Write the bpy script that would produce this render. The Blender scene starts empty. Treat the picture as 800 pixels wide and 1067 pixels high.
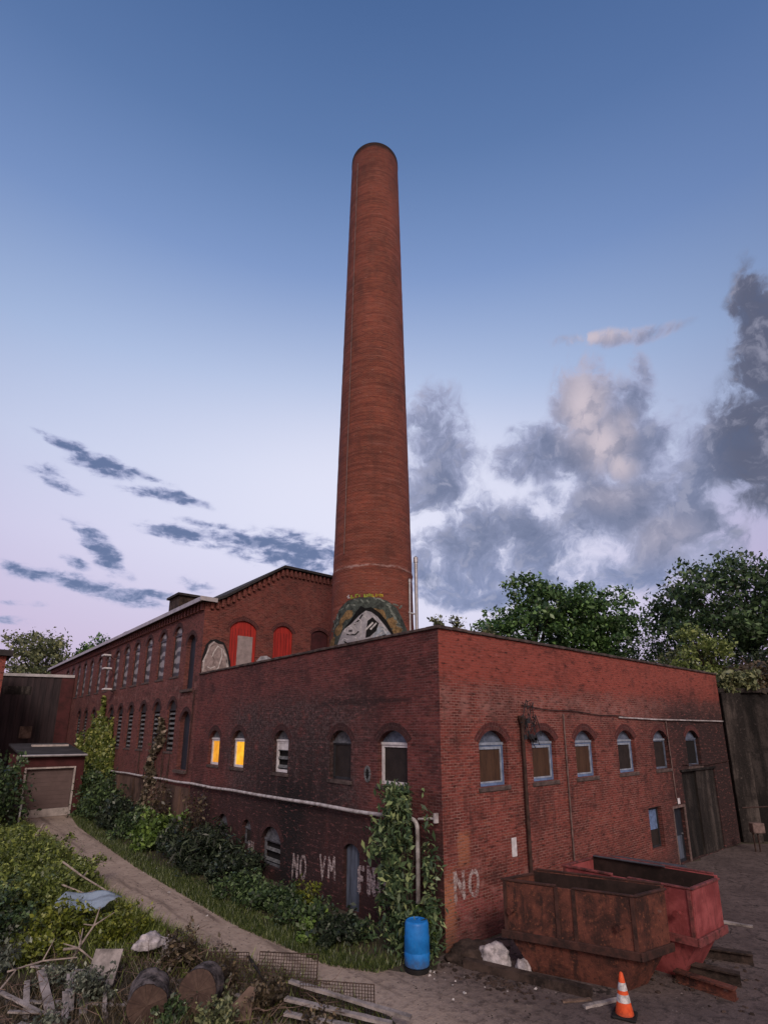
import bpy, bmesh, math, random
import numpy as np
from mathutils import Vector, Matrix
R = math.radians
sc = bpy.context.scene
COL = sc.collection
random.seed(7)
rng = np.random.default_rng(7)

# ------------------------------------------------------------------ camera
FPX, PITCH, HEAD = 558.0, math.atan(142 / 558.0), R(49.9)
cam_loc = Vector((-10.11, -9.79, 5.0))
fh = Vector((math.cos(HEAD), math.sin(HEAD), 0)); rt = Vector((math.sin(HEAD), -math.cos(HEAD), 0))
fwd = fh * math.cos(PITCH) + Vector((0, 0, math.sin(PITCH)))
upc = rt.cross(fwd)
cd = bpy.data.cameras.new('camera'); cam = bpy.data.objects.new('camera', cd); COL.objects.link(cam)
cd.sensor_fit = 'VERTICAL'; cd.sensor_height = 36.0; cd.sensor_width = 27.0
cd.lens = FPX / 1067 * 36.0
cd.shift_y = (618.6 - 533.5) / 1067
cd.clip_start = 0.05; cd.clip_end = 3000
m = Matrix((rt, upc, -fwd)).transposed().to_4x4(); m.translation = cam_loc
cam.matrix_world = m
sc.camera = cam

# ------------------------------------------------------------------ view
sc.view_settings.view_transform = 'Standard'; sc.view_settings.look = 'None'
sc.view_settings.exposure = 0.0; sc.view_settings.gamma = 1.0
sc.view_settings.use_curve_mapping = False


# ------------------------------------------------------------------ node helpers
class NT:
    def __init__(s, tree):
        s.t = tree

    def n(s, typ, ins=None, **props):
        nd = s.t.nodes.new(typ)
        for k, v in props.items(): setattr(nd, k, v)
        for k, v in (ins or {}).items(): s.put(nd.inputs[k], v)
        return nd

    def put(s, sock, v):
        if isinstance(v, bpy.types.NodeSocket): s.t.links.new(v, sock)
        elif v is not None:
            if sock.type == 'RGBA' and hasattr(v, '__len__') and len(v) == 3: v = (*v, 1)
            sock.default_value = v

    def m(s, op, a, b=None, c=None, clamp=False):
        nd = s.t.nodes.new('ShaderNodeMath'); nd.operation = op; nd.use_clamp = clamp
        for i, v in enumerate((a, b, c)):
            if v is not None: s.put(nd.inputs[i], v)
        return nd.outputs[0]

    def mix(s, f, a, b, mode='MIX'):
        nd = s.t.nodes.new('ShaderNodeMix'); nd.data_type = 'RGBA'; nd.blend_type = mode
        s.put(nd.inputs[0], f); s.put(nd.inputs[6], a); s.put(nd.inputs[7], b)
        return nd.outputs[2]

    def noise(s, vec, scale, detail=4, rough=.55, dist=0, out=0):
        nd = s.n('ShaderNodeTexNoise', {'Vector': vec, 'Scale': scale, 'Detail': detail, 'Roughness': rough, 'Distortion': dist})
        return nd.outputs[out]

    def noise2(s, vec, scale, detail=4, rough=.55, dist=0, out=0):
        nd = s.n('ShaderNodeTexNoise', {'Vector': vec, 'Scale': scale, 'Detail': detail, 'Roughness': rough, 'Distortion': dist}, noise_dimensions='2D')
        return nd.outputs[out]

    def ss(s, v, lo, hi, a=0., b=1.):
        nd = s.n('ShaderNodeMapRange', {'Value': v, 'From Min': lo, 'From Max': hi, 'To Min': a, 'To Max': b}, interpolation_type='SMOOTHSTEP')
        return nd.outputs[0]

    def band(s, v, lo, hi, soft):
        return s.m('MULTIPLY', s.ss(v, lo - soft, lo + soft), s.ss(v, hi - soft, hi + soft, 1., 0.))

    def scale(s, vec, sx, sy, sz):
        return s.n('ShaderNodeVectorMath', {0: vec, 1: (sx, sy, sz)}, operation='MULTIPLY').outputs[0]

    def ramp(s, f, stops, interp='LINEAR'):
        nd = s.n('ShaderNodeValToRGB', {'Fac': f}); cr = nd.color_ramp; cr.interpolation = interp
        while len(cr.elements) < len(stops): cr.elements.new(0.5)
        for e, (p, c) in zip(cr.elements, stops): e.position = p; e.color = (*c, 1) if len(c) == 3 else c
        return nd.outputs[0]


def srgb(*c):
    return tuple((x / 255 / 12.92 if x / 255 <= .04045 else ((x / 255 + .055) / 1.055) ** 2.4) for x in c)


# ------------------------------------------------------------------ sky and sun (after sunset)
SUN_EL, SUN_DIR = R(34), Vector((-.62, -1.0, 0)).normalized()      # where the afterglow comes from
sv_dir = Vector((SUN_DIR.x * math.cos(R(8)), SUN_DIR.y * math.cos(R(8)), math.sin(R(8))))
world = bpy.data.worlds.new('World'); sc.world = world; world.use_nodes = True
wt = NT(world.node_tree)
for n_ in list(wt.t.nodes): wt.t.nodes.remove(n_)
out = wt.n('ShaderNodeOutputWorld'); bg = wt.n('ShaderNodeBackground', {'Strength': 0.1})
wt.t.links.new(bg.outputs[0], out.inputs[0])
sky = wt.n('ShaderNodeTexSky', sky_type='NISHITA'); sky.sun_disc = False
sky.sun_elevation = SUN_EL; sky.sun_rotation = math.atan2(SUN_DIR.x, SUN_DIR.y)
d_ = wt.n('ShaderNodeTexCoord').outputs['Generated']
dn = wt.n('ShaderNodeVectorMath', {0: d_}, operation='NORMALIZE').outputs[0]
fx = wt.n('ShaderNodeVectorMath', {0: dn, 1: fh}, operation='DOT_PRODUCT').outputs['Value']
rx_ = wt.n('ShaderNodeVectorMath', {0: dn, 1: rt}, operation='DOT_PRODUCT').outputs['Value']
dz = wt.n('ShaderNodeSeparateXYZ', {0: dn}).outputs[2]
az = wt.m('ARCTAN2', rx_, fx); el = wt.m('ARCSINE', dz)
f_el = wt.m('DIVIDE', el, 1.3, clamp=True)
base = wt.ramp(f_el, [(0.0, srgb(196, 172, 202)), (.11, srgb(204, 186, 216)), (.24, srgb(207, 202, 231)), (.35, srgb(194, 203, 232)),
                      (.47, srgb(163, 184, 222)), (.60, srgb(124, 151, 200)), (.72, srgb(96, 126, 175)), (.84, srgb(76, 107, 156)), (1.0, srgb(58, 86, 132))])
whiter = wt.m('MULTIPLY', wt.band(az, -.16, .5, .16), wt.band(el, .1, .5, .12))
base = wt.mix(wt.m('MULTIPLY', whiter, .6), base, srgb(226, 225, 244))
# clouds: soft blobs by azimuth and elevation, broken up with fractal noise
cv = wt.n('ShaderNodeCombineXYZ', {0: az, 1: wt.m('MULTIPLY', el, 1.5), 2: 0.3}).outputs[0]
warp = wt.noise2(cv, 5.0, 3, .5, 0, out=1)
wsep = wt.n('ShaderNodeSeparateColor', {0: warp})
azw = wt.m('ADD', az, wt.m('MULTIPLY', wt.m('SUBTRACT', wsep.outputs[0], .5), .10))
azr = wt.m('ADD', az, wt.m('MULTIPLY', wt.m('SUBTRACT', wsep.outputs[0], .5), .05)); elr = wt.m('ADD', el, wt.m('MULTIPLY', wt.m('SUBTRACT', wsep.outputs[1], .5), .05))
azl = wt.m('ADD', az, wt.m('MULTIPLY', wt.m('SUBTRACT', wsep.outputs[0], .5), .05)); ell_ = wt.m('ADD', el, wt.m('MULTIPLY', wt.m('SUBTRACT', wsep.outputs[1], .5), .02))
elw = wt.m('ADD', el, wt.m('MULTIPLY', wt.m('SUBTRACT', wsep.outputs[1], .5), .08))


def blob(a0, e0, ra, re, rot=0, amp=1.0, A=None, E_=None):
    da = wt.m('SUBTRACT', A or azw, a0); de = wt.m('SUBTRACT', E_ or elw, e0)
    c, s = math.cos(R(rot)), math.sin(R(rot))
    u = wt.m('SUBTRACT', wt.m('MULTIPLY', da, c / ra), wt.m('MULTIPLY', de, s / ra))
    v = wt.m('ADD', wt.m('MULTIPLY', da, s / re), wt.m('MULTIPLY', de, c / re))
    q = wt.m('ADD', wt.m('MULTIPLY', u, u), wt.m('MULTIPLY', v, v))
    return wt.m('MULTIPLY', wt.m('EXPONENT', wt.m('MULTIPLY', q, -.6)), amp)


def total(lst, A=None, E_=None):
    t = None
    for b in lst:
        x = blob(*b, A=A, E_=E_); t = x if t is None else wt.n('ShaderNodeMath', {0: t, 1: x, 2: .12}, operation='SMOOTH_MAX').outputs[0]
    return t


RB = [(0.102, 0.494, 0.059, 0.08, 0, 1.0), (0.077, 0.414, 0.031, 0.035, 0, 0.6), (0.169, 0.34, 0.088, 0.059, 0, 1.0), (0.12, 0.272, 0.073, 0.032, 0, 0.8), (0.276, 0.324, 0.07, 0.055, 0, 0.85), (0.332, 0.268, 0.083, 0.034, 0, 0.7), (0.218, 0.238, 0.123, 0.017, 0, 0.8),
      (0.303, 0.487, 0.061, 0.036, 0, 1.0), (0.283, 0.528, 0.041, 0.013, 0, 0.6), (0.327, 0.404, 0.038, 0.027, 0, 0.65), (0.404, 0.553, 0.038, 0.051, 0, 1.3), (0.408, 0.474, 0.05, 0.053, 0, 1.35), (0.46, 0.464, 0.054, 0.067, 10, 1.3), (0.45, 0.378, 0.088, 0.048, 0, 1.3),
      (0.504, 0.313, 0.07, 0.053, 0, 1.1), (0.461, 0.271, 0.09, 0.029, 0, 0.75), (0.528, 0.495, 0.054, 0.038, 0, 0.42), (0.563, 0.426, 0.048, 0.05, 0, 0.62), (0.468, 0.64, 0.084, 0.011, 4, 0.75), (0.514, 0.588, 0.016, 0.031, -25, 0.55), (0.597, 0.499, 0.042, 0.014, 0, 0.35),
      (0.624, 0.411, 0.06, 0.048, 0, 1.2), (0.666, 0.457, 0.05, 0.046, 0, 1.2), (0.695, 0.572, 0.027, 0.062, 0, 1.3), (0.689, 0.513, 0.032, 0.039, 0, 1.2), (0.641, 0.347, 0.045, 0.02, 0, 1.0), (0.573, 0.319, 0.022, 0.012, 0, 0.5)]
LIT = [(0.399, 0.546, 0.034, 0.051, 0, 1), (0.426, 0.483, 0.036, 0.028, 30, 1), (0.457, 0.441, 0.022, 0.016, 40, 0.9), (0.473, 0.496, 0.016, 0.021, 0, 0.6), (0.437, 0.647, 0.052, 0.01, 0, 0.9), (0.504, 0.313, 0.05, 0.028, 0, 0.4), (0.435, 0.389, 0.048, 0.022, 0, 0.35)]
LB = [(-0.584, 0.447, 0.036, 0.009, 8, 0.9), (-0.602, 0.399, 0.032, 0.013, 10, 0.8), (-0.586, 0.386, 0.041, 0.009, 10, 0.7), (-0.516, 0.428, 0.051, 0.015, 8, 1.0), (-0.455, 0.418, 0.063, 0.009, 8, 0.55), (-0.416, 0.395, 0.055, 0.011, 6, 0.9), (-0.54, 0.315, 0.031, 0.009, 30, 0.7),
      (-0.508, 0.293, 0.037, 0.019, 38, 1.0), (-0.471, 0.266, 0.024, 0.011, 40, 0.7), (-0.544, 0.265, 0.019, 0.008, 15, 0.85), (-0.388, 0.333, 0.049, 0.013, 4, 1.0), (-0.34, 0.355, 0.048, 0.008, 3, 0.6), (-0.241, 0.33, 0.089, 0.021, 6, 0.95), (-0.168, 0.319, 0.088, 0.03, 8, 1.05),
      (-0.103, 0.308, 0.046, 0.025, 5, 0.8), (-0.564, 0.234, 0.08, 0.011, 7, 1.0), (-0.478, 0.225, 0.087, 0.014, 8, 1.05), (-0.409, 0.224, 0.062, 0.01, 4, 0.8), (-0.347, 0.249, 0.026, 0.013, 10, 0.75), (-0.625, 0.163, 0.036, 0.007, 0, 0.7), (-0.611, 0.191, 0.03, 0.006, 0, 0.5),
      (-0.327, 0.2, 0.02, 0.012, 0, 0.5)]
RB = [(a, e, ra * 1.12, re * 1.12, r_, k) for a, e, ra, re, r_, k in RB]
LB = [(a, e, ra * 1.12, re * 1.0, r_, k) for a, e, ra, re, r_, k in LB]
far = [(2.6, .30, .3, .1, 0, .8), (3.4, .5, .3, .1, 0, .7), (-2.4, .3, .35, .08, 0, .8), (1.4, .4, .25, .1, 0, .9), (-1.4, .35, .25, .06, 0, .8)]
gd = Vector(fh * math.cos(.42) * math.cos(.14) - rt * math.sin(.14) * math.cos(.42) + Vector((0, 0, math.sin(.42)))).normalized()
gdot = wt.n('ShaderNodeVectorMath', {0: dn, 1: gd}, operation='DOT_PRODUCT').outputs['Value']
base = wt.mix(blob(-.10, .40, .36, .17, 0, .82, az, el), base, srgb(230, 231, 249))
base = wt.mix(wt.ss(gdot, .95, .60, 0., .50), base, wt.mix(wt.ss(el, .12, .5), srgb(160, 138, 186), srgb(62, 90, 142)))
fr = wt.noise2(cv, 11.0, 10, .60, .15)
fr2 = wt.noise2(cv, 30.0, 8, .62, .1)
cvl = wt.n('ShaderNodeCombineXYZ', {0: az, 1: wt.m('MULTIPLY', el, 2.6), 2: 1.7}).outputs[0]
frl = wt.noise2(cvl, 22.0, 9, .60, .2)
brk = wt.m('ADD', wt.m('MULTIPLY', wt.m('SUBTRACT', fr, .5), 1.7), wt.m('MULTIPLY', wt.m('SUBTRACT', fr2, .5), .8))
cvr = wt.n('ShaderNodeCombineXYZ', {0: wt.m('MULTIPLY', azr, 1.), 1: wt.m('MULTIPLY', elr, 1.08), 2: 2.3}).outputs[0]


def billow(vec, sc, det=5.):
    v = wt.n('ShaderNodeTexVoronoi', {'Vector': vec, 'Scale': sc, 'Detail': det, 'Roughness': .52, 'Lacunarity': 2.2}, feature='F1', normalize=True, voronoi_dimensions='2D')
    return wt.m('SUBTRACT', 1., v.outputs['Distance'])


wv2 = wt.n('ShaderNodeVectorMath', {0: cvr, 1: wt.scale(wt.noise2(cvr, 14., 5, .6, out=1), .05, .05, 0.)}, operation='ADD').outputs[0]
bil = billow(wv2, 12., 4.)
bils = billow(wt.n('ShaderNodeVectorMath', {0: wv2, 1: (-.016, .020, 0)}, operation='ADD').outputs[0], 12., 4.)
fri = wt.noise2(wv2, 15., 9, .62)
tR = total(RB + far, azr, elr)
body = wt.m('ADD', wt.m('MULTIPLY', wt.m('SUBTRACT', bil, .60), 1.6), wt.m('MULTIPLY', wt.m('SUBTRACT', fri, .5), 2.5))
sR = wt.m('ADD', wt.m('MULTIPLY', tR, 1.2), wt.m('MULTIPLY', body, wt.ss(tR, .0, .5, 0., 1.)))
dR = wt.ss(sR, .30, 1.02)
relief = wt.m('ADD', wt.m('MULTIPLY', wt.m('SUBTRACT', bil, bils), 1.0), wt.m('MULTIPLY', wt.m('SUBTRACT', fri, wt.noise2(wt.n('ShaderNodeVectorMath', {0: wv2, 1: (-.012, .016, 0)}, operation='ADD').outputs[0], 15., 9, .62)), 1.0))
tL = total(LB, azl, ell_)
sL = wt.m('ADD', wt.m('MULTIPLY', tL, 1.2), wt.m('MULTIPLY', wt.ss(tL, 0., .55), wt.m('ADD', wt.m('MULTIPLY', wt.m('SUBTRACT', frl, .5), 2.4), wt.m('MULTIPLY', wt.m('SUBTRACT', fr2, .5), 1.2)))); dL = wt.ss(sL, .40, 1.10)
thick = wt.ss(sR, .5, 1.5)
cR = wt.mix(thick, srgb(162, 168, 200), srgb(106, 117, 149))
cR = wt.mix(wt.m('MULTIPLY', wt.ss(az, .55, .64), .88), cR, srgb(72, 78, 101))
cR = wt.mix(wt.m('MULTIPLY', wt.ss(el, .36, .24), .45), cR, srgb(118, 134, 178))
cR = wt.mix(wt.ss(relief, .02, .30, 0., .36), cR, srgb(186, 186, 208))
cR = wt.mix(wt.ss(relief, .0, -.28, 0., .45), cR, srgb(80, 92, 122))
lit = total([(a, e, ra * 1.1, re * 1.1, r_, k) for a, e, ra, re, r_, k in LIT], azr, elr)
lit = wt.m('MULTIPLY', wt.m('MINIMUM', lit, 1.0), wt.ss(relief, -.24, .04, .6, 1.))
cR = wt.mix(wt.m('MULTIPLY', lit, .92), cR, srgb(212, 198, 206))
cL = wt.mix(wt.ss(sL, .6, 1.3), srgb(150, 156, 192), srgb(88, 106, 146))
cL = wt.mix(wt.ss(relief, .0, .2, 0., .5), cL, srgb(160, 166, 200))
vR = wt.ss(wt.m('ADD', tR, wt.m('MULTIPLY', wt.m('SUBTRACT', fri, .5), 1.6)), .12, .9, 0., .55)
base = wt.mix(wt.m('MULTIPLY', vR, wt.ss(tR, .15, .5)), base, srgb(164, 172, 206))
vL = wt.ss(wt.m('ADD', tL, wt.m('MULTIPLY', wt.m('SUBTRACT', frl, .5), 1.8)), .12, .9, 0., .55)
base = wt.mix(wt.m('MULTIPLY', vL, wt.ss(tL, .15, .5)), base, srgb(160, 166, 204))
col = wt.mix(wt.m('MULTIPLY', dR, .97), base, cR)
col = wt.mix(wt.m('MULTIPLY', dL, .92), col, cL)
glowd = wt.n('ShaderNodeVectorMath', {0: dn, 1: sv_dir}, operation='DOT_PRODUCT').outputs['Value']
col = wt.mix(wt.m('MULTIPLY', wt.ss(glowd, -.05, .95), .75), col, (1.15, .78, .62))
col10 = wt.n('ShaderNodeVectorMath', {0: col, 1: (10, 10, 10)}, operation='MULTIPLY').outputs[0]
skyc = wt.n('ShaderNodeVectorMath', {0: sky.outputs[0], 1: (.12, .12, .12)}, operation='MULTIPLY').outputs[0]
allc = wt.n('ShaderNodeVectorMath', {0: wt.scale(col10, .97, .97, .97), 1: wt.scale(skyc, .6, .6, .6)}, operation='ADD').outputs[0]
wt.t.links.new(allc, bg.inputs[0])

sd = bpy.data.lights.new('sun', 'SUN'); sd.energy = 1.7; sd.angle = R(16); sd.color = (1.0, .86, .76)
so = bpy.data.objects.new('sun', sd); COL.objects.link(so)
sv = Vector((SUN_DIR.x * math.cos(SUN_EL), SUN_DIR.y * math.cos(SUN_EL), math.sin(SUN_EL)))
so.rotation_euler = sv.to_track_quat('Z', 'Y').to_euler(); so.location = (-20, -30, 30)


# ------------------------------------------------------------------ object helpers
def link(name, me, mat=None, parent=None, loc=None, rotz=None):
    o = bpy.data.objects.new(name, me); COL.objects.link(o)
    if mat is not None and me is not None:
        me.materials.clear()
        for mm in (mat if isinstance(mat, (list, tuple)) else [mat]): me.materials.append(mm)
    if parent: o.parent = parent
    if loc is not None: o.location = loc
    if rotz is not None: o.rotation_euler = (0, 0, rotz)
    return o


def tag(o, label=None, cat=None, group=None, kind=None):
    if label: o['label'] = label
    if cat: o['category'] = cat
    if group: o['group'] = group
    if kind: o['kind'] = kind
    return o


def thing(name, label, cat, loc=(0, 0, 0), rotz=0, group=None):
    return tag(link(name, None, loc=loc, rotz=rotz), label, cat, group)


def copy_tree(o, parent=None):
    c = o.copy(); COL.objects.link(c)
    if parent: c.parent = parent
    for ch in list(o.children): copy_tree(ch, c)
    return c


class MB:
    """collects boxes, tubes, polygons in one mesh with metre UVs"""
    def __init__(s): s.v = []; s.f = []

    def quad(s, *p):
        b = len(s.v); s.v += [tuple(q) for q in p]; s.f.append(tuple(range(b, b + len(p)))); return s

    def box(s, x0, x1, y0, y1, z0, z1, M=None):
        b = len(s.v)
        P = [(x, y, z) for z in (z0, z1) for y in (y0, y1) for x in (x0, x1)]
        if M is not None: P = [tuple(M @ Vector(p)) for p in P]
        s.v += P
        s.f += [tuple(b + i for i in q) for q in ((0, 2, 3, 1), (4, 5, 7, 6), (0, 1, 5, 4), (2, 6, 7, 3), (0, 4, 6, 2), (1, 3, 7, 5))]
        return s

    def tube(s, pts, rad, seg=8, cap=True):
        pts = [Vector(p) for p in pts]; n = len(pts)
        rad = rad if hasattr(rad, '__len__') else [rad] * n
        b = len(s.v); ref = None
        for i, p in enumerate(pts):
            t = (pts[min(i + 1, n - 1)] - pts[max(i - 1, 0)]).normalized()
            if ref is None or abs(ref.dot(t)) > .98: ref = Vector((0, 0, 1)) if abs(t.z) < .9 else Vector((1, 0, 0))
            a = (ref - t * ref.dot(t)).normalized(); ref = a; c = t.cross(a)
            for k in range(seg):
                th = 2 * math.pi * k / seg
                s.v.append(tuple(p + (a * math.cos(th) + c * math.sin(th)) * rad[i]))
        for i in range(n - 1):
            for k in range(seg):
                s.f.append((b + i * seg + k, b + i * seg + (k + 1) % seg, b + (i + 1) * seg + (k + 1) % seg, b + (i + 1) * seg + k))
        if cap:
            s.f.append(tuple(b + k for k in reversed(range(seg)))); s.f.append(tuple(b + (n - 1) * seg + k for k in range(seg)))
        return s

    def lathe(s, prof, seg=32, M=None, cap=True):
        b = len(s.v)
        for r, z in prof:
            for k in range(seg):
                th = 2 * math.pi * k / seg
                p = Vector((r * math.cos(th), r * math.sin(th), z))
                s.v.append(tuple(M @ p if M is not None else p))
        for i in range(len(prof) - 1):
            for k in range(seg):
                s.f.append((b + i * seg + k, b + i * seg + (k + 1) % seg, b + (i + 1) * seg + (k + 1) % seg, b + (i + 1) * seg + k))
        if cap:
            s.f.append(tuple(b + k for k in reversed(range(seg)))); s.f.append(tuple(b + (len(prof) - 1) * seg + k for k in range(seg)))
        return s

    def mesh(s, name, bevel=0, smooth=False, uv=True):
        me = bpy.data.meshes.new(name); me.from_pydata(s.v, [], s.f); me.update()
        if bevel:
            bm = bmesh.new(); bm.from_mesh(me)
            bmesh.ops.bevel(bm, geom=[e for e in bm.edges if len(e.link_faces) == 2 and e.calc_face_angle(0) > .5], offset=bevel, segments=1, affect='EDGES')
            bm.to_mesh(me); bm.free()
        if smooth:
            for p in me.polygons: p.use_smooth = True
            me.set_sharp_from_angle(angle=R(40))
        if uv: box_uv(me)
        return me

    def build(s, name, mat, parent=None, loc=None, rotz=None, bevel=0, smooth=False):
        return link(name, s.mesh(name, bevel, smooth), mat, parent, loc, rotz)


def box_uv(me):
    uvl = me.uv_layers.new(name='UVMap') if not me.uv_layers else me.uv_layers[0]
    for p in me.polygons:
        n = p.normal; ax = max(range(3), key=lambda i: abs(n[i]))
        for li in p.loop_indices:
            c = me.vertices[me.loops[li].vertex_index].co
            uvl.data[li].uv = (c.y, c.z) if ax == 0 else ((c.x, c.z) if ax == 1 else (c.x, c.y))


def arch(w, h, rise, x=0.0, z=0.0, n=12):
    """outline of an opening with a segmental head, sill at z"""
    hw = w / 2
    pts = [(x - hw, z), (x + hw, z)]
    if rise <= 0: return pts + [(x + hw, z + h), (x - hw, z + h)]
    rr = (hw * hw + rise * rise) / (2 * rise); cz = h - rr; a0 = math.asin(min(1, hw / rr))
    if rise > hw: a0 = math.pi - a0
    for i in range(n + 1):
        a = a0 - 2 * a0 * i / n
        pts.append((x + rr * math.sin(a), z + cz + rr * math.cos(a)))
    return pts


def panel(name, outline, holes, t, y_front, flip=False):
    """a plate in local x/z with real holes; outer face at y = y_front, thickness t inward (+y)"""
    cu = bpy.data.curves.new(name, 'CURVE'); cu.dimensions = '2D'; cu.fill_mode = 'BOTH'; cu.extrude = t / 2
    for poly in [outline] + list(holes):
        sp = cu.splines.new('POLY'); sp.points.add(len(poly) - 1)
        for p, q in zip(sp.points, poly): p.co = (q[0], q[1], 0, 1)
        sp.use_cyclic_u = True
    o = bpy.data.objects.new(name, cu); COL.objects.link(o)
    dg = bpy.context.evaluated_depsgraph_get(); dg.update()
    me = bpy.data.meshes.new_from_object(o.evaluated_get(dg)); me.name = name
    bpy.data.objects.remove(o); bpy.data.curves.remove(cu)
    n = len(me.vertices); co = np.empty(n * 3); me.vertices.foreach_get('co', co); co = co.reshape(-1, 3)
    co = np.stack([co[:, 0], y_front + t / 2 - co[:, 2], co[:, 1]], 1)
    me.vertices.foreach_set('co', co.ravel()); me.update()
    bm = bmesh.new(); bm.from_mesh(me); bmesh.ops.remove_doubles(bm, verts=bm.verts, dist=1e-5)
    bmesh.ops.recalc_face_normals(bm, faces=bm.faces); bm.to_mesh(me); bm.free()
    for p in me.polygons: p.use_smooth = False
    box_uv(me)
    for p in me.polygons:                                       # reveals
        nn = p.normal
        if abs(nn.y) < .5:
            for li in p.loop_indices:
                c = me.vertices[me.loops[li].vertex_index].co
                me.uv_layers[0].data[li].uv = (c.y + c.x, c.z) if abs(nn.x) > .7 else (c.x, c.y + c.z)
    return me


# ------------------------------------------------------------------ materials
def newmat(name):
    mt = bpy.data.materials.new(name); mt.use_nodes = True
    t = NT(mt.node_tree)
    b = mt.node_tree.nodes['Principled BSDF']
    b.inputs['Specular IOR Level'].default_value = .3
    return mt, t, b


def plain(name, c, rough=.8, metal=0, var=.25, scale=6, c2=None, bump=.2, spec=.3, bscale=None, stretch=(1, 1, 1)):
    mt, t, b = newmat(name)
    co = t.n('ShaderNodeTexCoord').outputs['Object']
    co = t.scale(co, *stretch)
    nz = t.noise(co, scale, 6, .62)
    nz2 = t.noise(co, scale * 5.3, 4, .6)
    c2 = c2 or tuple(x * (1 - var * 1.6) for x in c)
    hi = tuple(min(1, x * (1 + var * .6)) for x in c)
    k = t.mix(t.ss(nz, .32, .68), c2, c)
    k = t.mix(t.m('MULTIPLY', t.ss(nz2, .5, .75), .5), k, hi)
    t.put(b.inputs['Base Color'], k)
    b.inputs['Roughness'].default_value = rough; b.inputs['Metallic'].default_value = metal
    b.inputs['Specular IOR Level'].default_value = spec
    if bump:
        bp = t.n('ShaderNodeBump', {'Height': t.noise(co, bscale or scale * 4, 5, .6), 'Strength': bump, 'Distance': .02})
        t.put(b.inputs['Normal'], bp.outputs[0])
    return mt


def brick(name, c1, c2, mort, stains=None, msize=.010, mfade=.0, bumpk=1.0, bw=.21, rh=.072, vary=1.0, blotch=1.15, bsc=(3.6, 12.)):
    mt, t, b = newmat(name)
    uv = t.n('ShaderNodeTexCoord').outputs['UV']
    sep = t.n('ShaderNodeSeparateXYZ', {0: uv}); u, v = sep.outputs[0], sep.outputs[1]
    big = t.noise(uv, .55, 5, .6); mid = t.noise(uv, 2.6, 6, .65); fine = t.noise(uv, 22, 4, .6)
    wob = t.noise(uv, 6, 2, .5, out=1)
    uvw = t.n('ShaderNodeVectorMath', {0: uv, 1: t.scale(t.n('ShaderNodeVectorMath', {0: wob, 1: (.5, .5, .5)}, operation='SUBTRACT').outputs[0], .02, .02, 0)}, operation='ADD').outputs[0]
    bt = t.n('ShaderNodeTexBrick', {'Vector': uvw, 'Scale': 1., 'Color1': (0, 0, 0, 1), 'Color2': (1, 1, 1, 1), 'Mortar': (.5, .5, .5, 1), 'Mortar Size': msize, 'Mortar Smooth': .3,
                                    'Brick Width': bw, 'Row Height': rh, 'Bias': 0.})
    per = t.n('ShaderNodeSeparateColor', {0: bt.outputs[0]}).outputs[0]
    k = t.mix(per, c1, c2)
    k = t.mix(t.m('MULTIPLY', t.ss(per, .84, .94), .55 * vary), k, tuple(x * .35 for x in c1))      # burnt headers
    k = t.mix(t.m('MULTIPLY', t.ss(per, .12, .04), .5 * vary), k, (c2[0] * 1.5, c2[1] * 1.9, c2[2] * 1.6))    # pale bricks
    k = t.mix(t.ss(big, .38, .66, 0., .55), k, tuple(x * .5 for x in c1))
    k = t.mix(t.ss(mid, .5, .72, 0., .4), k, (c2[0] * 1.3, c2[1] * 1.4, c2[2] * 1.4)); k = t.mix(t.ss(mid, .46, .32, 0., .55), k, tuple(x * .55 for x in c1))
    k = t.mix(t.ss(fine, .55, .8, 0., .3), k, tuple(x * .55 for x in c1))
    mf = t.m('MULTIPLY', bt.outputs['Fac'], t.ss(mid, .3, .62, 1 - mfade, .35))
    rag = t.noise(uv, 1.9, 11, .74)
    env = dict(rag=rag, t=t, u=u, v=v, uv=uv, big=big, mid=mid, fine=fine, mf=mf, per=per)
    if stains: k, mf, mort = stains(env, k, mf, mort)
    k = t.mix(mf, k, mort)
    if stains and 'over' in env: k = env['over'](k)
    hb = t.noise(t.scale(uv, *bsc, 1.), 1.0, 6, .72); hb2 = t.noise(t.scale(uv, 1.2, 2.6, 1.), 1.0, 8, .7)
    k = t.mix(t.ss(hb, .47, .34, 0., .80 * blotch), k, (.030, .012, .011), 'MIX')
    k = t.mix(t.ss(hb, .54, .68, 0., .68 * blotch), k, t.mix(.5, (c2[0] * 1.7, c2[1] * 2.1, c2[2] * 2.3), (.20, .10, .095)))
    k = t.mix(t.ss(hb2, .48, .34, 0., .42 * blotch), k, (.028, .012, .012))
    t.put(b.inputs['Base Color'], k); b.inputs['Roughness'].default_value = .88
    h = t.m('ADD', t.m('MULTIPLY', bt.outputs['Fac'], -1.), t.m('ADD', t.m('MULTIPLY', fine, .7), t.m('MULTIPLY', per, .35)))
    bp = t.n('ShaderNodeBump', {'Height': h, 'Strength': bumpk, 'Distance': .02})
    t.put(b.inputs['Normal'], bp.outputs[0])
    return mt


BR1, BR2, MORT = (.135, .032, .027), (.265, .063, .048), (.33, .19, .165)


def edgy(e, coord, amt, src='rag'):
    t = e['t']; return t.m('ADD', coord, t.m('MULTIPLY', t.m('SUBTRACT', e[src], .5), amt))


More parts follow.
